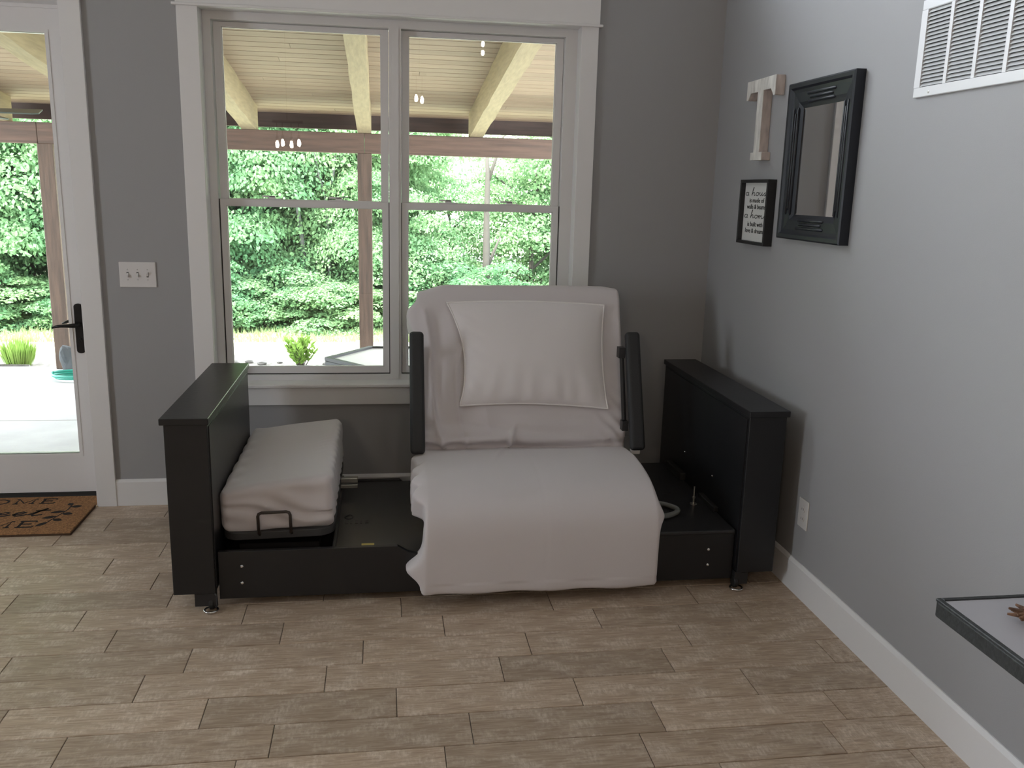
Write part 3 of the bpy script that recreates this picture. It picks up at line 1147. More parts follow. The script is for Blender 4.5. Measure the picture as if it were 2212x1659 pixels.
# foot mattress with fitted sheet
def soft_box(hx, hy, hz, rad, nx, ny, nz):
    bm = bmesh.new()
    bmesh.ops.create_cube(bm, size=2)
    me_v = {}
    bm.free()
    V_, F_ = [], []

    def vid(p):
        k = tuple(round(c, 6) for c in p)
        if k not in me_v:
            me_v[k] = len(V_)
            V_.append(p)
        return me_v[k]
    N = (nx, ny, nz)
    for ax in range(3):
        a1, a2 = (ax + 1) % 3, (ax + 2) % 3
        for sgn in (-1, 1):
            for i in range(N[a1]):
                for j in range(N[a2]):
                    q = []
                    for di, dj in ((0, 0), (1, 0), (1, 1), (0, 1)):
                        p = [0, 0, 0]
                        p[ax] = sgn
                        p[a1] = -1 + 2 * (i + di) / N[a1]
                        p[a2] = -1 + 2 * (j + dj) / N[a2]
                        q.append(vid(tuple(p)))
                    F_.append(tuple(q) if sgn > 0 else tuple(reversed(q)))
    hh = (hx, hy, hz)
    out = []
    for p in V_:
        w = [p[k] * hh[k] for k in range(3)]
        inn = [max(-hh[k] + rad, min(hh[k] - rad, w[k])) for k in range(3)]
        dv = Vector([w[k] - inn[k] for k in range(3)])
        if dv.length > 1e-9:
            dv = dv.normalized() * rad
        out.append([inn[k] + dv[k] for k in range(3)])
    return out, F_


V_, F_ = soft_box(0.222, 0.470, 0.101, 0.032, 60, 90, 30)
R = Matrix.Translation(MC) @ Matrix.Rotation(-TILT, 4, 'Y')
O_ = []
for p in V_:
    x, y, z = p
    if y < -0.3 and abs(y + 0.470) < 0.02:      # front face: soft slanting folds
        y += 0.006 * math.sin((z * 0.9 + x * 0.35) * 80 + 3 * n3(x * 5, z * 8, 0)) * smoothstep(0.10, 0.03, abs(z + 0.01)) - 0.006 * n3(x * 9, z * 12, 3)
        if z < -0.03:
            z -= 0.014 * math.exp(-((x + 0.12) / 0.07) ** 2) * smoothstep(-0.03, -0.10, z)
            z += 0.012 * smoothstep(0.1, 0.22, x)
    if x > 0.19:                                # right side: small gathered wrinkles
        x += 0.003 * math.sin(y * 70 + z * 60 + 4 * n3(y * 7, z * 6, 3)) * smoothstep(0.19, 0.222, x)
    if x < -0.19:
        x += -0.003 * math.sin(y * 40 + 2 * n3(y * 5, z * 5, 2)) * smoothstep(-0.19, -0.222, x)
    if z > -0.02:
        z += (0.0225 * (x / 0.222) - 0.002) * smoothstep(-0.02, 0.06, z)
    if z > 0.03:                                # top: slight dome, pulled creases near the right edge
        z += 0.006 * (1 - (x / 0.222) ** 2) * (1 - (y / 0.470) ** 2) + 0.003 * n3(x * 6, y * 6, 1)
        w = math.exp(-((x - 0.165) / 0.035) ** 2) * math.exp(-((y - 0.02) / 0.12) ** 2)
        z += 0.005 * w * (1 - abs(math.sin((y - x * 0.6) * 60))) ** 2
        w = math.exp(-((x + 0.19) / 0.03) ** 2)
        z += 0.004 * w * math.sin(y * 46)
    O_.append(R @ Vector((x, y, z)))
mt = pyobj('foot_mattress', O_, F_, 'sheet')
tag(mt, 'small tilted mattress in a white fitted sheet beside the low black footboard cabinet', 'mattress')
# ------------------------------------------------------------------ wall fittings
# light switch plate
sw = thing('light_switch', 'white triple toggle light switch plate on grey wall between door and window', 'light switch', (-1.183, YB, 1.193))
pl_ = mk('plate', lambda b: box(b, -1.269, -1.097, YB - 0.006, YB, 1.131, 1.255, 0.003, 2), 'plate_white', sw)
for i, x in enumerate((-1.2295, -1.183, -1.1365)):
    mk('toggle_slot', lambda b: box(b, x - 0.005, x + 0.005, YB - 0.0066, YB - 0.005, 1.181, 1.205), 'slot_dark', pl_)
    up = i == 2
    tg = mk('toggle', lambda b: prism(b, [(YB - 0.006, 1.184), (YB - 0.006, 1.202)] + ([(YB - 0.017, 1.208), (YB - 0.018, 1.200)] if up else [(YB - 0.018, 1.188), (YB - 0.017, 1.179)]), 'x', x - 0.004, x + 0.004), 'plate_white', sw)
    for z in (1.218, 1.168):
        mk('screw', lambda b: lathe(b, [(0.003, 0), (0.003, -0.0012), (0.002, -0.0016)], (x, YB - 0.006, z), 'y', 8), 'vent_slat', pl_)

# power outlet on right wall
ou = thing('power_outlet', 'white duplex power outlet low on the right wall beside the headboard', 'outlet', (XR, 3.263, 0.355))
pl_ = mk('plate', lambda b: box(b, XR - 0.006, XR, 3.222, 3.304, 0.293, 0.418, 0.003, 2), 'plate_wall', ou)
for z in (0.335, 0.376):
    sk = mk('socket', lambda b: prism(b, [(3.263 + 0.017 * math.cos(a), z + 0.0145 * math.sin(a)) for a in [2 * PI * i / 16 for i in range(16)]], 'x', XR - 0.0085, XR - 0.005), 'plate_wall', ou)
    mk('slot', lambda b: (box(b, XR - 0.009, XR - 0.008, 3.255, 3.257, z - 0.004, z + 0.006), box(b, XR - 0.009, XR - 0.008, 3.268, 3.270, z - 0.004, z + 0.005)), 'slot_dark', sk)

# return air grille
VY1, VZ0, VZ1 = 2.812, 1.974, 2.274
NC, CP, CW = 5, 0.136, 0.120
VY0 = VY1 - 0.032 - NC * CP + 0.016 - 0.032
vent = thing('air_grille', 'white metal return air grille with louvred slats high on the right wall', 'air vent', (XR, 2.45, VZ0))


def grille(bm):
    x0, x1 = XR - 0.010, XR
    box(bm, x0, x1, VY0, VY1, VZ0, VZ0 + 0.031, 0.002, 1)
    box(bm, x0, x1, VY0, VY1, VZ1 - 0.031, VZ1, 0.002, 1)
    box(bm, x0, x1, VY1 - 0.032, VY1, VZ0 + 0.031, VZ1 - 0.031)
    box(bm, x0, x1, VY0, VY0 + 0.032, VZ0 + 0.031, VZ1 - 0.031)
    for c in range(1, NC):
        y = VY1 - 0.032 - c * CP + 0.0
        box(bm, x0, x1, y, y + 0.016, VZ0 + 0.031, VZ1 - 0.031)


mk('grille_frame', grille, 'vent_white', vent)
mk('backing', lambda b: box(b, XR - 0.001, XR, VY0 + 0.01, VY1 - 0.01, VZ0 + 0.01, VZ1 - 0.01), 'slot_dark', vent)
bm_s = bmesh.new()
prism(bm_s, [(-0.0012, 0.0112), (-0.0088, 0.0006), (-0.0092, -0.0003), (-0.0012, 0.0100)], 'y', -CW / 2, CW / 2)
slat_me = bpy.data.meshes.new('slat')
bm_s.to_mesh(slat_me)
bm_s.free()
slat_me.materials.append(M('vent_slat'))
NR = 20
for c in range(NC):
    yc = VY1 - 0.032 - c * CP - CW / 2
    for k in range(NR):
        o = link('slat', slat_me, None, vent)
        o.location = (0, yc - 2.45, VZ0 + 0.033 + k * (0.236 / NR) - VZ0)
for yy in (VY1 - 0.085, VY0 + 0.085):
    mk('screw', lambda b: lathe(b, [(0.004, 0), (0.004, -0.001), (0.002, -0.002)], (XR - 0.010, yy, VZ0 + 0.012), 'x', 8), 'zinc', vent)

# ---- white wooden letter T
def tshape():
    y0, y1 = 3.806, 4.112
    return [(y1, 2.162), (y0, 2.164), (y0, 2.079), (y0 + 0.018, 2.079), (y0 + 0.045, 2.110), (3.928, 2.110), (3.928, 1.842), (3.898, 1.842), (3.898, 1.806), (4.018, 1.808), (4.018, 1.842), (3.988, 1.842), (3.988, 2.108), (y1 - 0.045, 2.108), (y1 - 0.018, 2.079), (y1, 2.079)]


T = mk('wooden_letter', lambda b: prism(b, tshape(), 'x', 1.700, XR, 0.002, 1), 'letter_side')
tag(T, 'distressed white wooden letter T hanging above the small framed sign', 'letter')
mk('letter_front', lambda b: prism(b, tshape(), 'x', 1.6975, 1.701, 0.0005, 1), 'letter_white', T)

# ---- small framed sign
SX = 1.700
sg = thing('framed_sign', 'small black box-framed sign with white panel and house and home verse', 'sign', (XR, 3.957, 1.426))
sy0, sy1, sz0, sz1 = 3.802, 4.112, 1.426, 1.721
for q in ((sy0, sy1, sz0, sz0 + 0.014), (sy0, sy1, sz1 - 0.014, sz1), (sy0, sy0 + 0.014, sz0 + 0.014, sz1 - 0.014), (sy1 - 0.014, sy1, sz0 + 0.014, sz1 - 0.014)):
    mk('frame_rail', lambda b: box(b, SX, XR, q[0], q[1], q[2], q[3], 0.001, 1), 'frame_black', sg)
PX = 1.722
pan = mk('panel', lambda b: box(b, PX, PX + 0.006, sy0 + 0.014, sy1 - 0.014, sz0 + 0.014, sz1 - 0.014), 'paper_white', sg)


def arc(cx, cy, rx, ry, a0, a1, n=10):
    return [(cx + rx * math.cos(math.radians(a0 + (a1 - a0) * i / n)), cy + ry * math.sin(math.radians(a0 + (a1 - a0) * i / n))) for i in range(n + 1)]


SCRIPT = {
    'a': (0.95, [arc(.42, .48, .36, .46, 60, 400, 14), [(.80, .95), (.74, .3), (.80, .04), (.95, .15)]]),
    'h': (0.92, [[(.02, .25), (.28, 1.6), (.38, 2.3), (.30, 2.35), (.18, 1.6), (.08, 0)], [(.10, .35), (.3, .8), (.52, .98), (.64, .8), (.62, .2), (.72, .02), (.92, .2)]]),
    'o': (0.88, [arc(.42, .48, .34, .46, 90, 450, 16), [(.50, .92), (.66, .80), (.88, .85)]]),
    'u': (0.92, [[(.02, .5), (.12, .95), (.10, .35), (.24, .03), (.48, .2), (.66, .95), (.64, .25), (.74, .02), (.92, .2)]]),
    's': (0.72, [[(.0, .2), (.40, .98), (.36, .65), (.54, .3), (.40, .02), (.16, .08)], [(.40, .02), (.72, .2)]]),
    'e': (0.76, [[(.02, .35), (.45, .5), (.54, .8), (.36, .96), (.14, .75), (.12, .3), (.32, .02), (.55, .1), (.76, .35)]]),
    'm': (1.26, [[(.02, .5), (.14, .92), (.12, 0)], [(.12, .4), (.32, .88), (.46, .85), (.48, .0)], [(.48, .4), (.70, .88), (.86, .85), (.86, .2), (.98, .02), (1.26, .25)]]),
    'w': (1.15, [[(.02, .6), (.14, .95), (.14, .3), (.28, .03), (.46, .2), (.56, .9), (.56, .3), (.70, .03), (.90, .3), (.94, .95), (1.15, .85)]]),
    't': (0.75, [[(.02, .2), (.40, 1.2), (.52, 1.7), (.34, 1.1), (.22, .3), (.34, .02), (.75, .25)], [(.08, 1.15), (.30, 1.2), (.80, 1.28)]]),
}
SERIF = {
    'H': (1.0, [[(.12, 0), (.12, 1)], [(.82, 0), (.82, 1)], [(.12, .5), (.82, .5)], [(0, 0), (.26, 0)], [(.68, 0), (.96, 0)], [(0, 1), (.26, 1)], [(.68, 1), (.96, 1)]]),
    'O': (1.08, [arc(.5, .5, .46, .5, 0, 360, 20)]),
    'M': (1.2, [[(.14, 0), (.14, 1), (.58, .12), (1.02, 1), (1.02, 0)], [(0, 0), (.28, 0)], [(.88, 0), (1.16, 0)], [(0, 1), (.16, 1)], [(1.0, 1), (1.16, 1)]]),
    'E': (0.9, [[(.14, 0), (.14, 1)], [(0, 0), (.78, 0), (.80, .2)], [(0, 1), (.76, 1), (.78, .82)], [(.14, .52), (.56, .52)], [(.56, .42), (.56, .62)]]),
}


def strokes(text, table, size, sx=1.0, slant=0.0, gap=0.08, space=0.6):
    out, x = [], 0.0
    for ch in text:
        if ch == ' ':
            x += space
            continue
        w, ss = table[ch]
        for s in ss:
            out.append([((x + px) * sx * size + slant * py * size, py * size) for px, py in s])
        x += w + gap
    return out, x * sx * size


def stroke_mesh(bm, lines, width, place, thick):
    """place(u,v,h) -> point; ribbon strokes of given width"""
    for L in lines:
        L = [Vector((*p, 0)) for p in L]
        n = len(L)
        prev = []
        ring = []
        for i, p in enumerate(L):
            d = (L[min(i + 1, n - 1)] - L[max(i - 1, 0)])
            d = d.normalized() if d.length > 1e-9 else Vector((1, 0, 0))
            q = Vector((-d.y, d.x, 0)) * width / 2
            ring.append([bm.verts.new(place(*(p + q * s).xy, h)) for s, h in ((1, 0), (1, thick), (-1, thick), (-1, 0))])
        for A, B in zip(ring, ring[1:]):
            for k in range(4):
                bm.faces.new((A[k], A[(k + 1) % 4], B[(k + 1) % 4], B[k]))
        bm.faces.new(ring[0])
        bm.faces.new(ring[-1][::-1])
    bmesh.ops.recalc_face_normals(bm, faces=bm.faces[:])


def wall_script(text, yc, z, size, width, sx):
    _, w = strokes(text, SCRIPT, size, sx, 0.18)
    at = 0.0
    for word in text.split(' '):
        ls, ww = strokes(word, SCRIPT, size, sx, 0.18)
        u0_ = at
        mk('lettering', lambda b: stroke_mesh(b, ls, width, lambda u, v, h: (PX - h, yc + w / 2 - u0_ - u, z + v), 0.0012), 'print_black', sg)
        at += ww + 0.6 * sx * size


def font_mesh(name, text, size, sx, mat, parent, matrix):
    cu_ = bpy.data.curves.new(name, 'FONT')
    cu_.body = text
    cu_.size = size
    cu_.align_x = 'CENTER'
    cu_.extrude = 0.0006
    cu_.resolution_u = 3
    ob = bpy.data.objects.new(name + '_src', cu_)
    COL.objects.link(ob)
    bpy.context.view_layer.update()
    me = bpy.data.meshes.new_from_object(ob.evaluated_get(bpy.context.evaluated_depsgraph_get()))
    bpy.data.objects.remove(ob)
    me.materials.clear()
    me.transform(matrix @ Matrix.Diagonal((sx, 1, 1, 1)))
    return link(name, me, mat, parent)


ycs = (sy0 + sy1) / 2
wall_script('a house', ycs - 0.002, 1.648, 0.0165, 0.0028, 2.65)
wall_script('a home', ycs + 0.004, 1.5455, 0.0165, 0.0028, 2.65)
RW = Matrix(((0, 0, -1, 0), (-1, 0, 0, 0), (0, 1, 0, 0), (0, 0, 0, 1)))
for txt, z, sz in (('is made of', 1.617, 0.030), ('walls & beams', 1.588, 0.030), ('is built with', 1.508, 0.030), ('love & dreams', 1.478, 0.030)):
    font_mesh('lettering', txt, sz, 1.22 if len(txt) > 12 else 1.30, 'print_black', sg, Matrix.Translation((PX - 0.0008, ycs, z)) @ RW)

# ---- mirror with ribbed navy-black frame
mi = thing('wall_mirror', 'rectangular mirror in a wide ribbed blue-black frame on the right wall', 'mirror', (XR, 3.41, 1.473))
my0, my1, mz0, mz1 = 3.138, 3.678, 1.473, 2.107
FW = 0.102
GXp = 1.728
prof_m = [(0.0, XR), (0.0, 1.704), (0.006, 1.699), (0.020, 1.700), (0.028, 1.708), (0.040, 1.712), (0.078, 1.716), (0.090, 1.722), (FW, 1.727), (FW, XR)]


def frame_side(bm, side):
    # mitred rail: swept profile between two corners
    if side == 'l':
        c = [((my1, mz0), (-1, 1)), ((my1, mz1), (-1, -1))]
    elif side == 'r':
        c = [((my0, mz1), (1, -1)), ((my0, mz0), (1, 1))]
    elif side == 't':
        c = [((my1, mz1), (-1, -1)), ((my0, mz1), (1, -1))]
    else:
        c = [((my0, mz0), (1, 1)), ((my1, mz0), (-1, 1))]
    rings = []
    for (cy, cz), (dy, dz) in c:
        rings.append([bm.verts.new((x, cy + dy * w, cz + dz * w)) for w, x in prof_m])
    n = len(prof_m)
    fs = [bm.faces.new(rings[0]), bm.faces.new(rings[1][::-1])]
    for k in range(n):
        fs.append(bm.faces.new((rings[0][k], rings[1][k], rings[1][(k + 1) % n], rings[0][(k + 1) % n])))
    bmesh.ops.recalc_face_normals(bm, faces=fs)


fmid = {}
for s in 'lrtb':
    fmid[s] = mk('frame_rail', lambda b: frame_side(b, s), 'frame_navy', mi)
for s, dz in (('t', 1), ('b', -1)):
    for k in range(3):
        zz = (mz1 - 0.048 - k * 0.016) if s == 't' else (mz0 + 0.048 + k * 0.016)
        ln = 0.11 - (0.012 if k == 1 else 0.0) + 0.01 * (k == 0)
        xx = 1.7125 + 0.0015 * k
        mk('reed', lambda b: tube(b, [(xx + 0.004, 3.408 - ln, zz), (xx, 3.408 - ln + 0.008, zz), (xx, 3.408 + ln - 0.008, zz), (xx + 0.004, 3.408 + ln, zz)], [0.002, 0.0062, 0.0062, 0.002], 8), 'frame_navy', fmid[s], True)
for s in 'lr':
    for k in range(3):
        yy = (my1 - 0.048 - k * 0.016) if s == 'l' else (my0 + 0.048 + k * 0.016)
        ln = 0.22 - (0.02 if k == 1 else 0)
        xx = 1.7125 + 0.0015 * k
        mk('reed', lambda b: tube(b, [(xx + 0.004, yy, 1.79 - ln), (xx, yy, 1.79 - ln + 0.01), (xx, yy, 1.79 + ln - 0.01), (xx + 0.004, yy, 1.79 + ln)], [0.002, 0.0062, 0.0062, 0.002], 8), 'frame_navy', fmid[s], True)
mk('mirror_pane', lambda b: box(b, GXp, GXp + 0.005, my0 + FW - 0.002, my1 - FW + 0.002, mz0 + FW - 0.002, mz1 - FW + 0.002), 'mirror_glass', mi)

# ---- wall ledge at lower right with a driftwood ornament
sh = thing('wall_ledge', 'black-rimmed ledge with a pale inset top fixed to the right wall', 'shelf', (XR, 1.5, 0.555))
LZ = 0.605
rimw = 0.016


def rim(bm):
    x0, x1, y0, y1 = 1.468, XR, 0.75, 2.004
    pts = [(x1, y1), (x0 + 0.02, y1)] + [(x0 + 0.02 - 0.02 * math.sin(a), y1 - 0.02 + 0.02 * math.cos(a)) for a in (PI / 8, PI / 4, 3 * PI / 8)] + [(x0, y1 - 0.02), (x0, y0), (x1, y0)]
    prism(bm, pts, 'z', LZ - 0.048, LZ - 0.006, 0.003, 2)


mk('ledge_board', rim, 'shelf_black', sh)
mk('rim', lambda b: (box(b, 1.470, 1.470 + rimw, 0.75, 2.0, LZ - 0.008, LZ, 0.002, 1), box(b, 1.470 + rimw, XR, 2.0 - rimw, 2.0, LZ - 0.008, LZ, 0.002, 1), box(b, 1.470 + rimw, XR, 0.75, 0.75 + rimw, LZ - 0.008, LZ, 0.002, 1)), 'shelf_black', sh)
mk('inset_top', lambda b: box(b, 1.470 + rimw, XR, 0.75 + rimw, 2.0 - rimw, LZ - 0.006, LZ - 0.003), 'shelf_top', sh)
for y in (1.0, 1.55):
    mk('bracket', lambda b: prism(b, [(XR, LZ - 0.049), (XR, LZ - 0.22), (XR - 0.02, LZ - 0.22), (1.53, LZ - 0.049)], 'y', y - 0.015, y + 0.015), 'shelf_black', sh)


def twigs(bm):
    rnd = random.Random(4)
    c = Vector((1.632, 1.835, LZ + 0.012))
    for k in range(26):
        a = rnd.uniform(0, 2 * PI)
        ln = rnd.uniform(0.035, 0.062)
        zz = rnd.uniform(-0.002, 0.014)
        d = Vector((math.cos(a), math.sin(a), rnd.uniform(-0.08, 0.25)))
        p0 = c + Vector((0, 0, zz)) + d * 0.006
        p1 = c + Vector((0, 0, zz)) + d * ln
        p1.z = max(p1.z, LZ + 0.004)
        tube(bm, [p0, p0.lerp(p1, 0.5) + Vector((0, 0, 0.002)), p1], [0.0055, 0.007, 0.0032], 5)


tag(mk('twig_ornament', twigs, 'driftwood'), 'brown splintered driftwood twig ornament lying on the black-rimmed ledge', 'ornament')

# ------------------------------------------------------------------ door mat
mx0, mx1, my0_, my1_ = -2.30, -1.462, 4.170, 4.688
mat_ = mk('door_mat', lambda b: box(b, mx0, mx1, my0_, my1_, 0.0, 0.014, 0.004, 2), 'coir')
tag(mat_, 'brown coir door mat with black HOME sweet HOME lettering before the glass door', 'door mat')
mk('mat_edge', lambda b: [box(b, mx0 - 0.002, mx1 + 0.002, my0_ - 0.003, my0_ + 0.001, 0.0, 0.010), box(b, mx1 - 0.001, mx1 + 0.003, my0_, 4.545, 0.0, 0.010)], 'coir_edge', mat_)


def mat_words(text, table, y, size, width, sx, xright, slant=0):
    ls, w = strokes(text, table, size, sx, slant, 0.22 if table is SERIF else 0.05)
    mk('lettering', lambda b: stroke_mesh(b, ls, width, lambda u, v, h: (xright - w + u, y + v, 0.0138 + h), 0.0008), 'ink_black', mat_)


mat_words('HOME', SERIF, 4.583, 0.066, 0.012, 1.35, -1.645)
mat_words('HOME', SERIF, 4.253, 0.078, 0.013, 1.25, -1.630)
mat_words('sweet', SCRIPT, 4.405, 0.060, 0.015, 1.55, -1.672, 0.25)


def sprig(bm):
    P = lambda u, v, h: (u, v, 0.0138 + h)
    stem = [(-1.612, 4.31), (-1.600, 4.36), (-1.585, 4.42), (-1.572, 4.48), (-1.572, 4.545)]
    stroke_mesh(bm, [stem], 0.006, P, 0.0008)
    for (x, y, a, l, w) in ((-1.610, 4.315, 235, 0.07, 0.030), (-1.600, 4.355, 330, 0.055, 0.034), (-1.592, 4.39, 200, 0.07, 0.034), (-1.582, 4.43, 345, 0.055, 0.036), (-1.576, 4.46, 195, 0.07, 0.034), (-1.572, 4.52, 10, 0.055, 0.036), (-1.572, 4.54, 120, 0.045, 0.028)):
        c, s = math.cos(math.radians(a)), math.sin(math.radians(a))
        pts = [(t * l, w / 2 * math.sin(PI * t)) for t in [i / 8 for i in range(9)]] + [(t * l, -w / 2 * math.sin(PI * t)) for t in [i / 8 for i in range(7, 0, -1)]]
        prism(bm, [(x + c * u - s * v, y + s * u + c * v) for u, v in pts], 'z', 0.0138, 0.0146)


mk('leaf_sprig', sprig, 'ink_black', mat_)

# ------------------------------------------------------------------ pendants behind the camera (seen mirrored in the panes)
def pendant(name, label, bulbs, top, loc):
    t = thing(name, label, 'lamp', loc)
    for (x, y, z) in bulbs:
        b_ = mk('bulb', lambda b: lathe(b, [(0.008, 0.045), (0.014, 0.03), (0.021, 0.0), (0.019, -0.022), (0.010, -0.036)], (x, y, z), 'z', 14), 'bulb', t, True)
        mk('socket', lambda b: lathe(b, [(0.016, 0.045), (0.018, 0.05), (0.018, 0.085), (0.006, 0.10)], (x, y, z), 'z', 12), 'fixture', t)
        mk('drop_rod', lambda b: tube(b, [(x, y, z + 0.098), (x, y, top)], 0.005, 6), 'fixture', t)
    xs = [b_[0] for b_ in bulbs]
    mk('cross_bar', lambda b: box(b, min(xs) - 0.05, max(xs) + 0.05, bulbs[0][1] - 0.015, bulbs[0][1] + 0.015, top, top + 0.03), 'fixture', t)
    xc = sum(xs) / len(xs)
    mk('ceiling_rod', lambda b: (tube(b, [(xc, bulbs[0][1], top + 0.03), (xc, bulbs[0][1], ZC)], 0.004, 8), lathe(b, [(0.07, 0), (0.07, -0.02), (0.02, -0.03)], (xc, bulbs[0][1], ZC), 'z', 16)), 'fixture', t)


YP = -1.77
pendant('chandelier', 'dark bar chandelier with four warm candle bulbs, mirrored in the window', [(-1.216, YP, 2.100), (-1.152, YP, 2.118), (-1.050, YP, 2.100), (-0.962, YP, 2.122)], 2.35, (-1.09, YP, 2.06))
pendant('pendant_lamp', 'dark pendant with a pair of level warm bulbs, mirrored in the window', [(0.435, YP, 2.690), (0.505, YP, 2.672)], 2.95, (0.47, YP, 2.64))
tp = thing('stacked_pendant', 'dark pendant with two warm bulbs one above the other, mirrored in the window', 'lamp', (1.233, YP, 3.2))
for z in (3.345, 3.245):
    mk('bulb', lambda b: lathe(b, [(0.008, 0.03), (0.017, 0.02), (0.020, 0.0), (0.016, -0.018), (0.008, -0.028)], (1.233, YP, z), 'z', 14), 'bulb', tp, True)
mk('stem', lambda b: tube(b, [(1.233, YP - 0.035, 3.2), (1.233, YP - 0.035, ZC)], 0.008, 8), 'fixture', tp)
mk('arm', lambda b: [tube(b, [(1.233, YP - 0.035, z), (1.233, YP - 0.019, z)], 0.006, 6) for z in (3.345, 3.245)], 'fixture', tp)

# ------------------------------------------------------------------ porch
GZ = -0.15           # patio level
BY = 8.85            # front of the porch beam
SL = 0.12            # roof fall per metre


def ceil_z(y):
    return 2.325 + SL * (9.3 - y)


patio = struct(bxo('patio', -9, 7, YO, 8.98, GZ - 0.15, GZ, 'concrete'))
for yy in (6.9,):
    mk('control_joint', lambda b: box(b, -9, 7, yy - 0.006, yy + 0.006, GZ - 0.01, GZ + 0.0005), 'grout', patio)

porch = struct(bxo('roof', -7, 6, YO, 9.75, 0, 0.06, 'bark'))
for v in porch.data.vertices:
    v.co.z += ceil_z(v.co.y) + 0.03
bw = 0.128
ny = 0
y = YO + 0.01
bmb = bmesh.new()
prism(bmb, [(0.002, 0.003), (0.008, -0.004), (bw - 0.008, -0.004 - SL * (bw - 0.010)), (bw - 0.002, 0.003 - SL * bw), (bw - 0.002, 0.02 - SL * bw), (0.002, 0.02)], 'x', -2.4, 2.4)
board_me = bpy.data.meshes.new('ceiling_board')
bmb.to_mesh(board_me)
bmb.free()
board_me.materials.append(M('pine_board'))
while y < 9.70:
    offx = random.uniform(0, 4.8)
    for k in range(-3, 4):
        xc = -0.5 + offx - 2.4 + k * 4.803
        a, b_ = max(xc - 2.4, -7), min(xc + 2.4, 6)
        if b_ - a < 0.1:
            continue
        o = link('ceiling_board', board_me, None, porch)
        o.location = ((a + b_) / 2, y, ceil_z(y) + 0.004)
        o.scale = ((b_ - a) / 4.8, 1, 1)
    y += bw

random.seed(11)
for i, xc in enumerate((-5.6, -4.5, -3.4, -2.30, -1.218, -0.15, 0.925, 2.03, 3.1, 4.2)):
    def raf(bm):
        # rough-sawn timber with slightly wavering edges
        n = 16
        rings = []
        y0, y1 = YO + 0.005, 9.0
        for k in range(n + 1):
            yy = y0 + (y1 - y0) * k / n
            zt = ceil_z(yy)
            zb = 2.137 + SL * (BY - yy)
            j = [random.uniform(-0.005, 0.005) for _ in range(4)]
            rings.append([bm.verts.new(p) for p in ((xc - 0.064 + j[0], yy, zb + j[1] * (k not in (n, n - 1))), (xc + 0.064 + j[2], yy, zb + j[3] * (k not in (n, n - 1))), (xc + 0.064 + j[2], yy, zt), (xc - 0.064 + j[0], yy, zt))])
        for A, B in zip(rings, rings[1:]):
            for q in range(4):
                bm.faces.new((A[q], A[(q + 1) % 4], B[(q + 1) % 4], B[q]))
        bm.faces.new(rings[0])
        bm.faces.new(rings[-1][::-1])
        bmesh.ops.recalc_face_normals(bm, faces=bm.faces[:])
    mk('rafter', raf, 'rafter_wood', porch)
mk('fascia', lambda b: box(b, -7, 6, 9.28, 9.34, 2.188, 2.330), 'fascia_red', porch)

def beam(x0, x1, label):
    o = bxo('porch_beam', x0, x1, BY, BY + 0.14, 1.949, 2.135, 'beam_red', bev=0.004, seg=1)
    return tag(o, label, 'beam')


beam(-3.085, -0.152, 'long reddish timber porch beam spanning between the two posts')
beam(-0.149, 5.0, 'reddish timber porch beam running from the middle post away from the door')
beam(-6.6, -3.088, 'reddish timber porch beam running on past the door-side post')
for xc, lab in ((-0.150, 'square brown timber porch post standing behind the left window sash'), (-3.03, 'square brown timber porch post seen through the glass door'), (2.75, 'square brown timber porch post hidden behind the grey wall'), (-5.9, 'square brown timber porch post beyond the door opening')):
    if xc in (2.75, -5.9):
        continue
    p = bxo('porch_post', xc - 0.068, xc + 0.068, BY + 0.002, BY + 0.138, GZ, 1.949, 'post_brown', bev=0.005, seg=1)
    tag(p, lab, 'post')

# ceiling fan under the porch
fan = thing('ceiling_fan', 'porch ceiling fan with flat green-grey blades seen through the glass door', 'ceiling fan', (-2.86, 6.3, 2.05))
mk('motor', lambda b: lathe(b, [(0.03, 0.16), (0.09, 0.14), (0.11, 0.06), (0.10, 0.0), (0.05, -0.04)], (-2.86, 6.3, 2.04), 'z', 20), 'fixture', fan, True)
mk('down_rod', lambda b: tube(b, [(-2.86, 6.3, 2.19), (-2.86, 6.3, ceil_z(6.3))], 0.012, 8), 'fixture', fan)
for k in range(5):
    a = k * 2 * PI / 5 + 0.02

    def blade(bm):
        pts = [(0.10, -0.03), (0.22, -0.06), (0.66, -0.075), (0.70, -0.06), (0.685, 0.07), (0.22, 0.05), (0.10, 0.03)]
        lo, hi = [], []
        for u, v in pts:
            x = u * math.cos(a) - v * math.sin(a)
            yv = u * math.sin(a) + v * math.cos(a)
            zz = 2.055 + v * 0.25
            lo.append(bm.verts.new((-2.86 + x, 6.3 + yv, zz)))
            hi.append(bm.verts.new((-2.86 + x, 6.3 + yv, zz + 0.008)))
        n = len(pts)
        bm.faces.new(lo)
        bm.faces.new(hi[::-1])
        for i in range(n):
            bm.faces.new((lo[i], hi[i], hi[(i + 1) % n], lo[(i + 1) % n]))
        bmesh.ops.recalc_face_normals(bm, faces=bm.faces[:])
    mk('blade', blade, 'fan_blade', fan)

# patio table with black rim
pt = thing('patio_table', 'black-rimmed angular patio table with a pale top outside the window', 'table', (0.55, 6.1, GZ))
tp_pts = [(-0.37, 5.80), (-0.09, 6.22), (1.10, 6.18), (1.30, 5.80), (1.05, 5.36), (-0.02, 5.38)]
TZ = 0.52
mk('table_skirt', lambda b: prism(b, tp_pts, 'z', TZ - 0.07, TZ, 0.004, 1), 'table_black', pt)


def inset(pts, k):
    c = Vector((sum(p[0] for p in pts) / len(pts), sum(p[1] for p in pts) / len(pts)))
    return [tuple(c + (Vector(p) - c) * k) for p in pts]


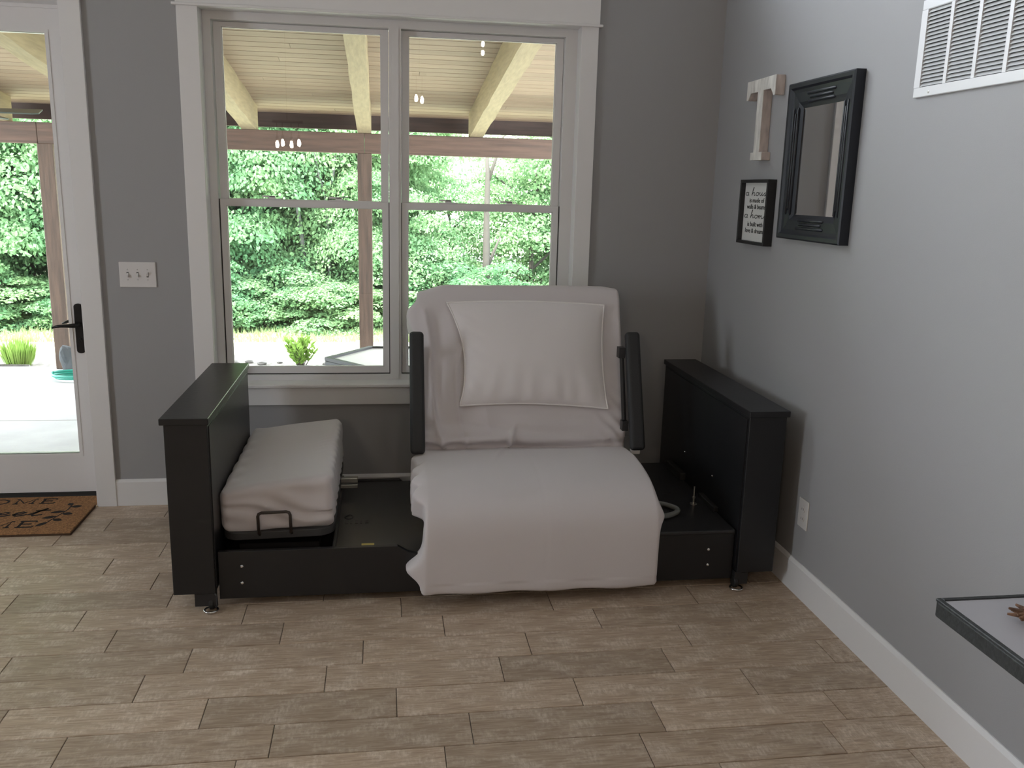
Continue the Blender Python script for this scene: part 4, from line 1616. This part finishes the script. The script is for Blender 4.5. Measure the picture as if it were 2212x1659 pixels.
mk('table_rim', lambda b: [prism(b, [tp_pts[i], tp_pts[(i + 1) % 6], inset(tp_pts, 0.955)[(i + 1) % 6], inset(tp_pts, 0.955)[i]], 'z', TZ, TZ + 0.022) for i in range(6)], 'table_black', pt)
mk('table_panel', lambda b: prism(b, inset(tp_pts, 0.955), 'z', TZ, TZ + 0.008), 'table_top', pt)
mk('table_base', lambda b: prism(b, inset(tp_pts, 0.62), 'z', GZ, TZ - 0.07), 'table_black', pt)

# ------------------------------------------------------------------ garden
def ground_z(y):
    return GZ - 0.05 - 0.125 * max(0, y - 9.0) * smoothstep(8.9, 11, y) if y < 15 else GZ - 0.05 - 0.75


def lawn():
    V_, F_ = [], []
    ys = [8.98 + i * 0.35 for i in range(24)] + [18, 22, 30]
    xs = [-22 + i * 2 for i in range(23)]
    for y in ys:
        for x in xs:
            V_.append((x, y, min(GZ - 0.03, ground_z(y)) + (0.02 * n3(x, y, 0))))
    for j in range(len(ys) - 1):
        for i in range(len(xs) - 1):
            a = j * len(xs) + i
            F_.append((a, a + 1, a + 1 + len(xs), a + len(xs)))
    return pyobj('lawn', V_, F_, 'lawn')


struct(lawn())
struct(bxo('garden_bed', -8, 6.5, 8.98, 9.75, GZ - 0.2, GZ - 0.035, 'mulch'))


def hill():
    V_, F_ = [], []
    xs = [-60 + i * 6 for i in range(21)]
    ys = [(30, -0.95), (36, 0.5), (46, 5), (60, 11), (75, 14)]
    for y, z in ys:
        for x in xs:
            V_.append((x, y, z + 1.2 * n3(x * 0.05, y * 0.05, 2)))
    n = len(xs)
    for j in range(len(ys) - 1):
        for i in range(n - 1):
            a = j * n + i
            F_.append((a, a + 1, a + 1 + n, a + n))
    return pyobj('hillside', V_, F_, 'hill')


struct(hill())


def rock(name, c, r, mat, label, seed, group=None):
    bm = bmesh.new()
    bmesh.ops.create_icosphere(bm, subdivisions=3, radius=1)
    for v in bm.verts:
        k = 1 + 0.28 * mnoise.noise(v.co * 1.3 + Vector((seed * 7.1, 0, 0)))
        v.co = Vector((v.co.x * r[0] * k, v.co.y * r[1] * k, v.co.z * r[2] * k)) + Vector(c)
    me = bpy.data.meshes.new(name)
    bm.to_mesh(me)
    bm.free()
    return tag(link(name, me, mat), label, 'rock', group)


rock('boulder', (-2.925, 8.70, GZ + 0.125), (0.085, 0.08, 0.135), 'rock_grey', 'dark grey boulder at the foot of the door-side porch post', 3)
rr_ = random.Random(5)
for i, (x, y) in enumerate(((-1.36, 9.30), (-1.50, 9.25), (-1.22, 9.2), (-0.55, 9.1), (-0.47, 9.24), (-1.62, 9.35), (-1.05, 9.28), (-0.30, 9.1))):
    s = rr_.uniform(0.02, 0.04)
    rock('garden_stone', (x, y, GZ - 0.035 + s * 0.4), (s * 1.4, s, s * 0.7), 'rock_pale', 'small grey stone in the mulch bed beyond the patio', i, 'stones in the mulch bed')


def hose(bm):
    pts = []
    for i in range(120):
        a = i / 120 * 2 * PI * 2.5
        r = 0.20 + 0.012 * (i // 30)
        pts.append((-2.74 + r * math.cos(a), 8.38 + r * 0.55 * math.sin(a), GZ + 0.013 + 0.0115 * (i / 30 % 4)))
    tube(bm, pts, 0.0115, 8)


tag(mk('garden_hose', hose, 'hose_teal', smooth=True), 'coiled teal green garden hose lying beside the boulder', 'hose')
tag(mk('drip_pipe', lambda b: tube(b, [(-4.6, 9.1, GZ - 0.005), (-4.0, 9.06, GZ - 0.005), (-3.4, 9.02, GZ - 0.01)], 0.02, 8), 'rock_pale', smooth=True), 'pale pipe lying along the patio edge by the grass clump', 'pipe')


def leaf_quads(rows):
    """rows: list of (base, dir, normal, length, width) -> mesh with bent pointed leaves"""
    V_, F_ = [], []
    for b_, d, w, ln, wd in rows:
        k = len(V_)
        V_ += [b_, b_ + d * ln * 0.5 + w * wd / 2, b_ + d * ln, b_ + d * ln * 0.5 - w * wd / 2]
        F_.append((k, k + 1, k + 2, k + 3))
    return V_, F_


def shrub(c, hgt, rad, n, label):
    rnd = random.Random(int(c[0] * 100))
    t = thing('leafy_shrub', label, 'shrub', c)
    rows = []
    stems = []
    for i in range(26):
        a = rnd.uniform(0, 2 * PI)
        sp = rnd.uniform(0.1, 1) * rad
        top = Vector((c[0] + sp * math.cos(a), c[1] + sp * math.sin(a), c[2] + hgt * rnd.uniform(0.6, 1.0) * (1 - 0.25 * (sp / rad))))
        b0 = Vector((c[0] + 0.25 * sp * math.cos(a), c[1] + 0.25 * sp * math.sin(a), c[2]))
        stems.append((b0, top))
        for k in range(n):
            f = rnd.uniform(0.15, 1.0)
            p = b0.lerp(top, f)
            aa = rnd.uniform(0, 2 * PI)
            d = Vector((math.cos(aa) * 0.7, math.sin(aa) * 0.7, rnd.uniform(0.4, 1.0))).normalized()
            w = d.cross(Vector((rnd.uniform(-1, 1), rnd.uniform(-1, 1), rnd.uniform(-1, 1)))).normalized()
            rows.append((p, d, w, rnd.uniform(0.05, 0.085), rnd.uniform(0.016, 0.024)))
    V2, F2 = leaf_quads(rows)
    pyobj('foliage', V2, F2, 'leaf_shrub', t, smooth=False)
    mk('stem', lambda b: [tube(b, s, [0.006, 0.002], 4) for s in stems], 'bark', t)


shrub((-0.82, 9.12, GZ - 0.04), 0.36, 0.19, 34, 'bright lime green leafy shrub in the mulch bed beyond the window')


def grass_clump(c, hgt, rad, n, name, label, seed):
    rnd = random.Random(seed)
    rows = []
    for i in range(n):
        a = rnd.uniform(0, 2 * PI)
        sp = rad * math.sqrt(rnd.random())
        b_ = Vector((c[0] + sp * 0.5 * math.cos(a), c[1] + sp * 0.5 * math.sin(a), c[2]))
        d = Vector((math.cos(a) * 0.35 * sp / rad, math.sin(a) * 0.35 * sp / rad, 1)).normalized()
        w = Vector((math.cos(a + 1.5), math.sin(a + 1.5), 0))
        rows.append((b_, d, w, hgt * rnd.uniform(0.6, 1.0), 0.012))
    V2, F2 = leaf_quads(rows)
    return tag(pyobj(name, V2, F2, 'leaf_shrub', None, False), label, 'grass')


grass_clump((-3.56, 9.2, GZ - 0.04), 0.29, 0.24, 900, 'ornamental_grass', 'rounded clump of bright green grass at the patio edge', 3)
grass_clump((-3.12, 9.3, GZ - 0.04), 0.08, 0.12, 160, 'ornamental_grass', 'small low tuft of grass beside the rounded clump', 8)


def tall_grass():
    rnd = random.Random(21)
    rows = []
    for i in range(9000):
        x = rnd.uniform(-12, 8)
        y = rnd.uniform(14.7, 16.2)
        b_ = Vector((x, y, ground_z(y) - 0.02))
        d = Vector((rnd.uniform(-0.25, 0.25), rnd.uniform(-0.25, 0.25), 1)).normalized()
        w = Vector((1, rnd.uniform(-0.5, 0.5), 0)).normalized()
        rows.append((b_, d, w, rnd.uniform(0.05, 0.15), 0.022))
    V2, F2 = leaf_quads(rows)
    o = tag(pyobj('tall_grass', V2, F2, 'tall_grass', None, False), 'ragged strip of tall grass where the lawn meets the trees', 'grass')
    o['kind'] = 'stuff'


tall_grass()


def crown_mesh(name, seed, nclump, nleaf, leafsize, low=0.0):
    """unit crown: radius ~1, height 0..2.4; leaves gathered on clump shells"""
    rng = np.random.default_rng(seed)
    C = []
    while len(C) < nclump:
        p = rng.uniform(-1, 1, 3)
        rr = np.hypot(p[0], p[1])
        zz = (p[2] + 1) * 1.2
        prof_ = math.sin(min(1, (zz + 0.35 + low) / 2.75) * PI) ** 0.6
        if 0.35 * prof_ < rr < prof_:
            C.append((p[0], p[1], zz, rng.uniform(0.20, 0.42)))
    quads = []
    for cx, cy, cz, r in C:
        v = rng.normal(size=(nleaf, 3))
        v /= np.linalg.norm(v, axis=1)[:, None]
        v[:, 2] = np.abs(v[:, 2]) * 0.9 - 0.35
        rad = r * rng.uniform(0.55, 1.05, nleaf)[:, None]
        P = np.array([cx, cy, cz]) + v * rad * np.array([1.1, 1.1, 0.78])
        nn = v * np.array([0.7, 0.7, 1.0]) + rng.normal(scale=0.55, size=(nleaf, 3)) + np.array([0, 0, 0.5])
        nn /= np.linalg.norm(nn, axis=1)[:, None]
        t = np.cross(nn, rng.normal(size=(nleaf, 3)))
        t /= np.linalg.norm(t, axis=1)[:, None]
        b_ = np.cross(nn, t)
        s = leafsize * rng.uniform(0.6, 1.25, nleaf)[:, None]
        q = np.stack([P - t * s, P + b_ * s * 0.62, P + t * s, P - b_ * s * 0.62], axis=1)
        quads.append(q)
    Q = np.concatenate(quads).reshape(-1, 3)
    n = len(Q) // 4
    me = bpy.data.meshes.new(name)
    me.vertices.add(len(Q))
    me.vertices.foreach_set('co', Q.astype(np.float32).ravel())
    me.loops.add(n * 4)
    me.loops.foreach_set('vertex_index', np.arange(n * 4, dtype=np.int32))
    me.polygons.add(n)
    me.polygons.foreach_set('loop_start', np.arange(0, n * 4, 4, dtype=np.int32))
    me.update(calc_edges=True)
    me.materials.append(M('leaf'))
    return me


crowns = [crown_mesh('tree_crown', 100 + k, 120, 680, 0.021) for k in range(3)] + [crown_mesh('sparse_crown', 150, 46, 330, 0.022)]
bushes = [crown_mesh('bush_crown', 200 + k, 70, 330, 0.034, 0.8) for k in range(2)]
bm_t = bmesh.new()
rt2 = random.Random(9)
tube(bm_t, [(0, 0, -0.9), (0.02, 0.01, 0.2), (0.05, -0.02, 1.0), (0.04, 0.03, 1.8)], [0.055, 0.045, 0.03, 0.01], 7)
for k in range(9):
    a = k * 2.4
    z0 = 0.1 + 0.17 * k
    tube(bm_t, [(0.03, 0, z0), (0.35 * math.cos(a), 0.35 * math.sin(a), z0 + 0.25), (0.75 * math.cos(a), 0.75 * math.sin(a), z0 + 0.45)], [0.022, 0.014, 0.005], 5)
trunk_me = bpy.data.meshes.new('trunk')
bm_t.to_mesh(trunk_me)
bm_t.free()
trunk_me.materials.append(M('bark'))

rt3 = random.Random(31)


def tree(x, y, r, hz, k, label, grp, z0=None):
    gz = ground_z(y) if y < 30 else 0.0
    t = thing('broadleaf_tree', label, 'tree', (x, y, gz), grp)
    base = 0.9 * hz / 2.4 * (0.62 if z0 is None else z0)
    f = bpy.data.objects.new('foliage', crowns[k])
    tr = bpy.data.objects.new('trunk', trunk_me)
    for o in (f, tr):
        COL.objects.link(o)
        o.parent = t
        o.location = (0, 0, base)
        o.scale = (r, r, hz / 2.4)
    ang = rt3.uniform(0, 6.28)
    f.rotation_euler[2] = ang
    tr.rotation_euler[2] = ang
    tr.scale = (r * 0.8, r * 0.8, hz / 2.4)


FRONT = [
    (-8.9, 19.0, 2.3, 6.5, 0, 'leafy green tree glimpsed past the patio through the glass door'),
    (-6.7, 18.2, 2.0, 6.0, 1, 'leafy green tree rising behind the door-side porch post'),
    (-4.7, 19.4, 2.1, 6.6, 2, 'leafy green tree mostly hidden by the grey wall between door and window'),
    (-3.0, 18.4, 1.9, 5.8, 0, 'leafy green tree beyond the window casing next to the light switch'),
    (-1.2, 19.2, 2.0, 6.2, 1, 'leafy green tree directly behind the pale leafless tree'),
    (0.2, 18.0, 1.5, 4.2, 2, 'leafy green tree behind the middle porch post and the window mullion'),
    (1.5, 19.6, 1.6, 3.4, 3, 'thin-leaved tree between the middle porch post and the slim dark trunk'),
    (3.2, 18.8, 1.8, 4.4, 3, 'thin-leaved tree on the headboard side of the slim dark trunk'),
    (4.9, 19.2, 2.1, 5.4, 0, 'leafy green tree largely hidden by the window casing nearest the mirror')]
for (x, y, r, hz, k, lab) in FRONT:
    tree(x, y, r, hz, k, lab, 'front row of woodland trees', -0.12)
BACK = [
    (-12.0, 25, 3.2, 10, 1, 'tall woodland tree far behind the grass clump at the patio edge'),
    (-9.3, 24, 3.0, 9.5, 2, 'tall woodland tree standing behind the trees seen through the door'),
    (-6.5, 25, 3.2, 10.5, 0, 'tall woodland tree behind the wall between door and window'),
    (-3.7, 24, 3.0, 10, 1, 'tall woodland tree behind the tree nearest the light switch'),
    (-1.2, 25.5, 2.9, 9.6, 2, 'tall woodland tree towering behind the pale leafless tree'),
    (5.4, 25, 2.7, 7.5, 3, 'tall thin-leaved tree against the bright hillside beyond the window'),
    (8.4, 24.5, 3.0, 9, 0, 'tall woodland tree hidden by the grey wall near the mirror')]
for (x, y, r, hz, k, lab) in BACK:
    tree(x, y, r, hz, k, lab, 'back row of woodland trees', 0.0)
for i in range(15):
    x = -9.6 + i * 1.05 + rt3.uniform(-0.2, 0.2)
    y = rt3.uniform(16.2, 17.0)
    b_ = link('woodland_bush', bushes[i % 2], None)
    b_.data.materials.clear() if False else None
    b_.location = (x, y, ground_z(y) - 0.05)
    s = rt3.uniform(0.8, 1.25)
    b_.scale = (s, s * 0.9, s * rt3.uniform(0.55, 0.9))
    b_.rotation_euler[2] = rt3.uniform(0, 6)
    tag(b_, 'round green bush at the foot of the woodland trees', 'bush', 'bushes along the woodland edge')


def bare(bm):
    Y = 17.5
    K = 17.5 / 16.6

    def P(x, z, dy=0):
        return (x * K, Y + dy, 1.65 + (z - 1.65) * K)
    limbs = [
        ([P(-1.30, -0.9), P(-1.42, 0.6, .1), P(-1.50, 1.30, .1), P(-1.62, 1.62), P(-1.76, 1.86, -.1), P(-1.92, 2.05), P(-1.96, 2.5)], 0.055),
        ([P(-1.62, 1.62), P(-1.35, 1.80, .2), P(-1.18, 1.95, .2), P(-1.1, 2.2, .2)], 0.022),
        ([P(-1.92, 2.05), P(-2.2, 2.12), P(-2.4, 2.0)], 0.014),
        ([P(-0.92, -0.9), P(-0.95, 0.9), P(-1.0, 1.45, .1), P(-1.08, 1.75), P(-1.16, 2.2, -.1), P(-1.1, 2.6)], 0.042),
        ([P(-0.98, 1.35, .1), P(-0.85, 1.75), P(-0.80, 2.1, .1), P(-0.84, 2.4)], 0.036),
        ([P(-0.82, 0.9), P(-0.68, 1.40), P(-0.45, 1.8, .1), P(-0.28, 2.3)], 0.034),
        ([P(-0.68, 1.40), P(-0.40, 1.50), P(-0.05, 1.35, .1), P(0.1, 1.2)], 0.018),
        ([P(-0.80, 2.05), P(-0.5, 2.3), P(-0.3, 2.45)], 0.018),
        ([P(-0.52, 1.68), P(-0.30, 1.78), P(-0.12, 1.75)], 0.012),
        ([P(-1.08, 1.75), P(-1.3, 1.9), P(-1.42, 2.15)], 0.014),
        ([P(-0.36, 2.05), P(-0.12, 2.15), P(0.05, 2.1)], 0.012)]
    for pts, r in limbs:
        n = len(pts)
        tube(bm, pts, [r * (1 - 0.8 * i / (n - 1)) for i in range(n)], 6)


tag(mk('bare_tree', bare, 'bark_pale', smooth=True), 'pale leafless tree with forked grey limbs before the woodland', 'tree')


def slim(bm):
    def P(x, z, dy=0):
        return (x, 17.2 + dy, z)
    tube(bm, [P(2.02, -0.9), P(2.03, 0.3), P(2.02, 1.2), P(2.03, 1.9), P(1.98, 2.6)], [0.09, 0.075, 0.06, 0.05, 0.02], 7)
    tube(bm, [P(2.03, 1.75), P(2.18, 2.2), P(2.25, 2.55), P(2.5, 2.8)], [0.04, 0.03, 0.02, 0.01], 6)
    tube(bm, [P(2.2, 2.25), P(2.42, 2.5), P(2.65, 2.62)], [0.02, 0.014, 0.006], 5)
    tube(bm, [P(2.04, 0.1), P(2.2, 0.5), P(2.3, 0.75)], [0.04, 0.03, 0.012], 5)


tag(mk('slim_tree', slim, 'bark', smooth=True), 'slim dark tree trunk with thin upper branches in front of the bright hillside', 'tree')
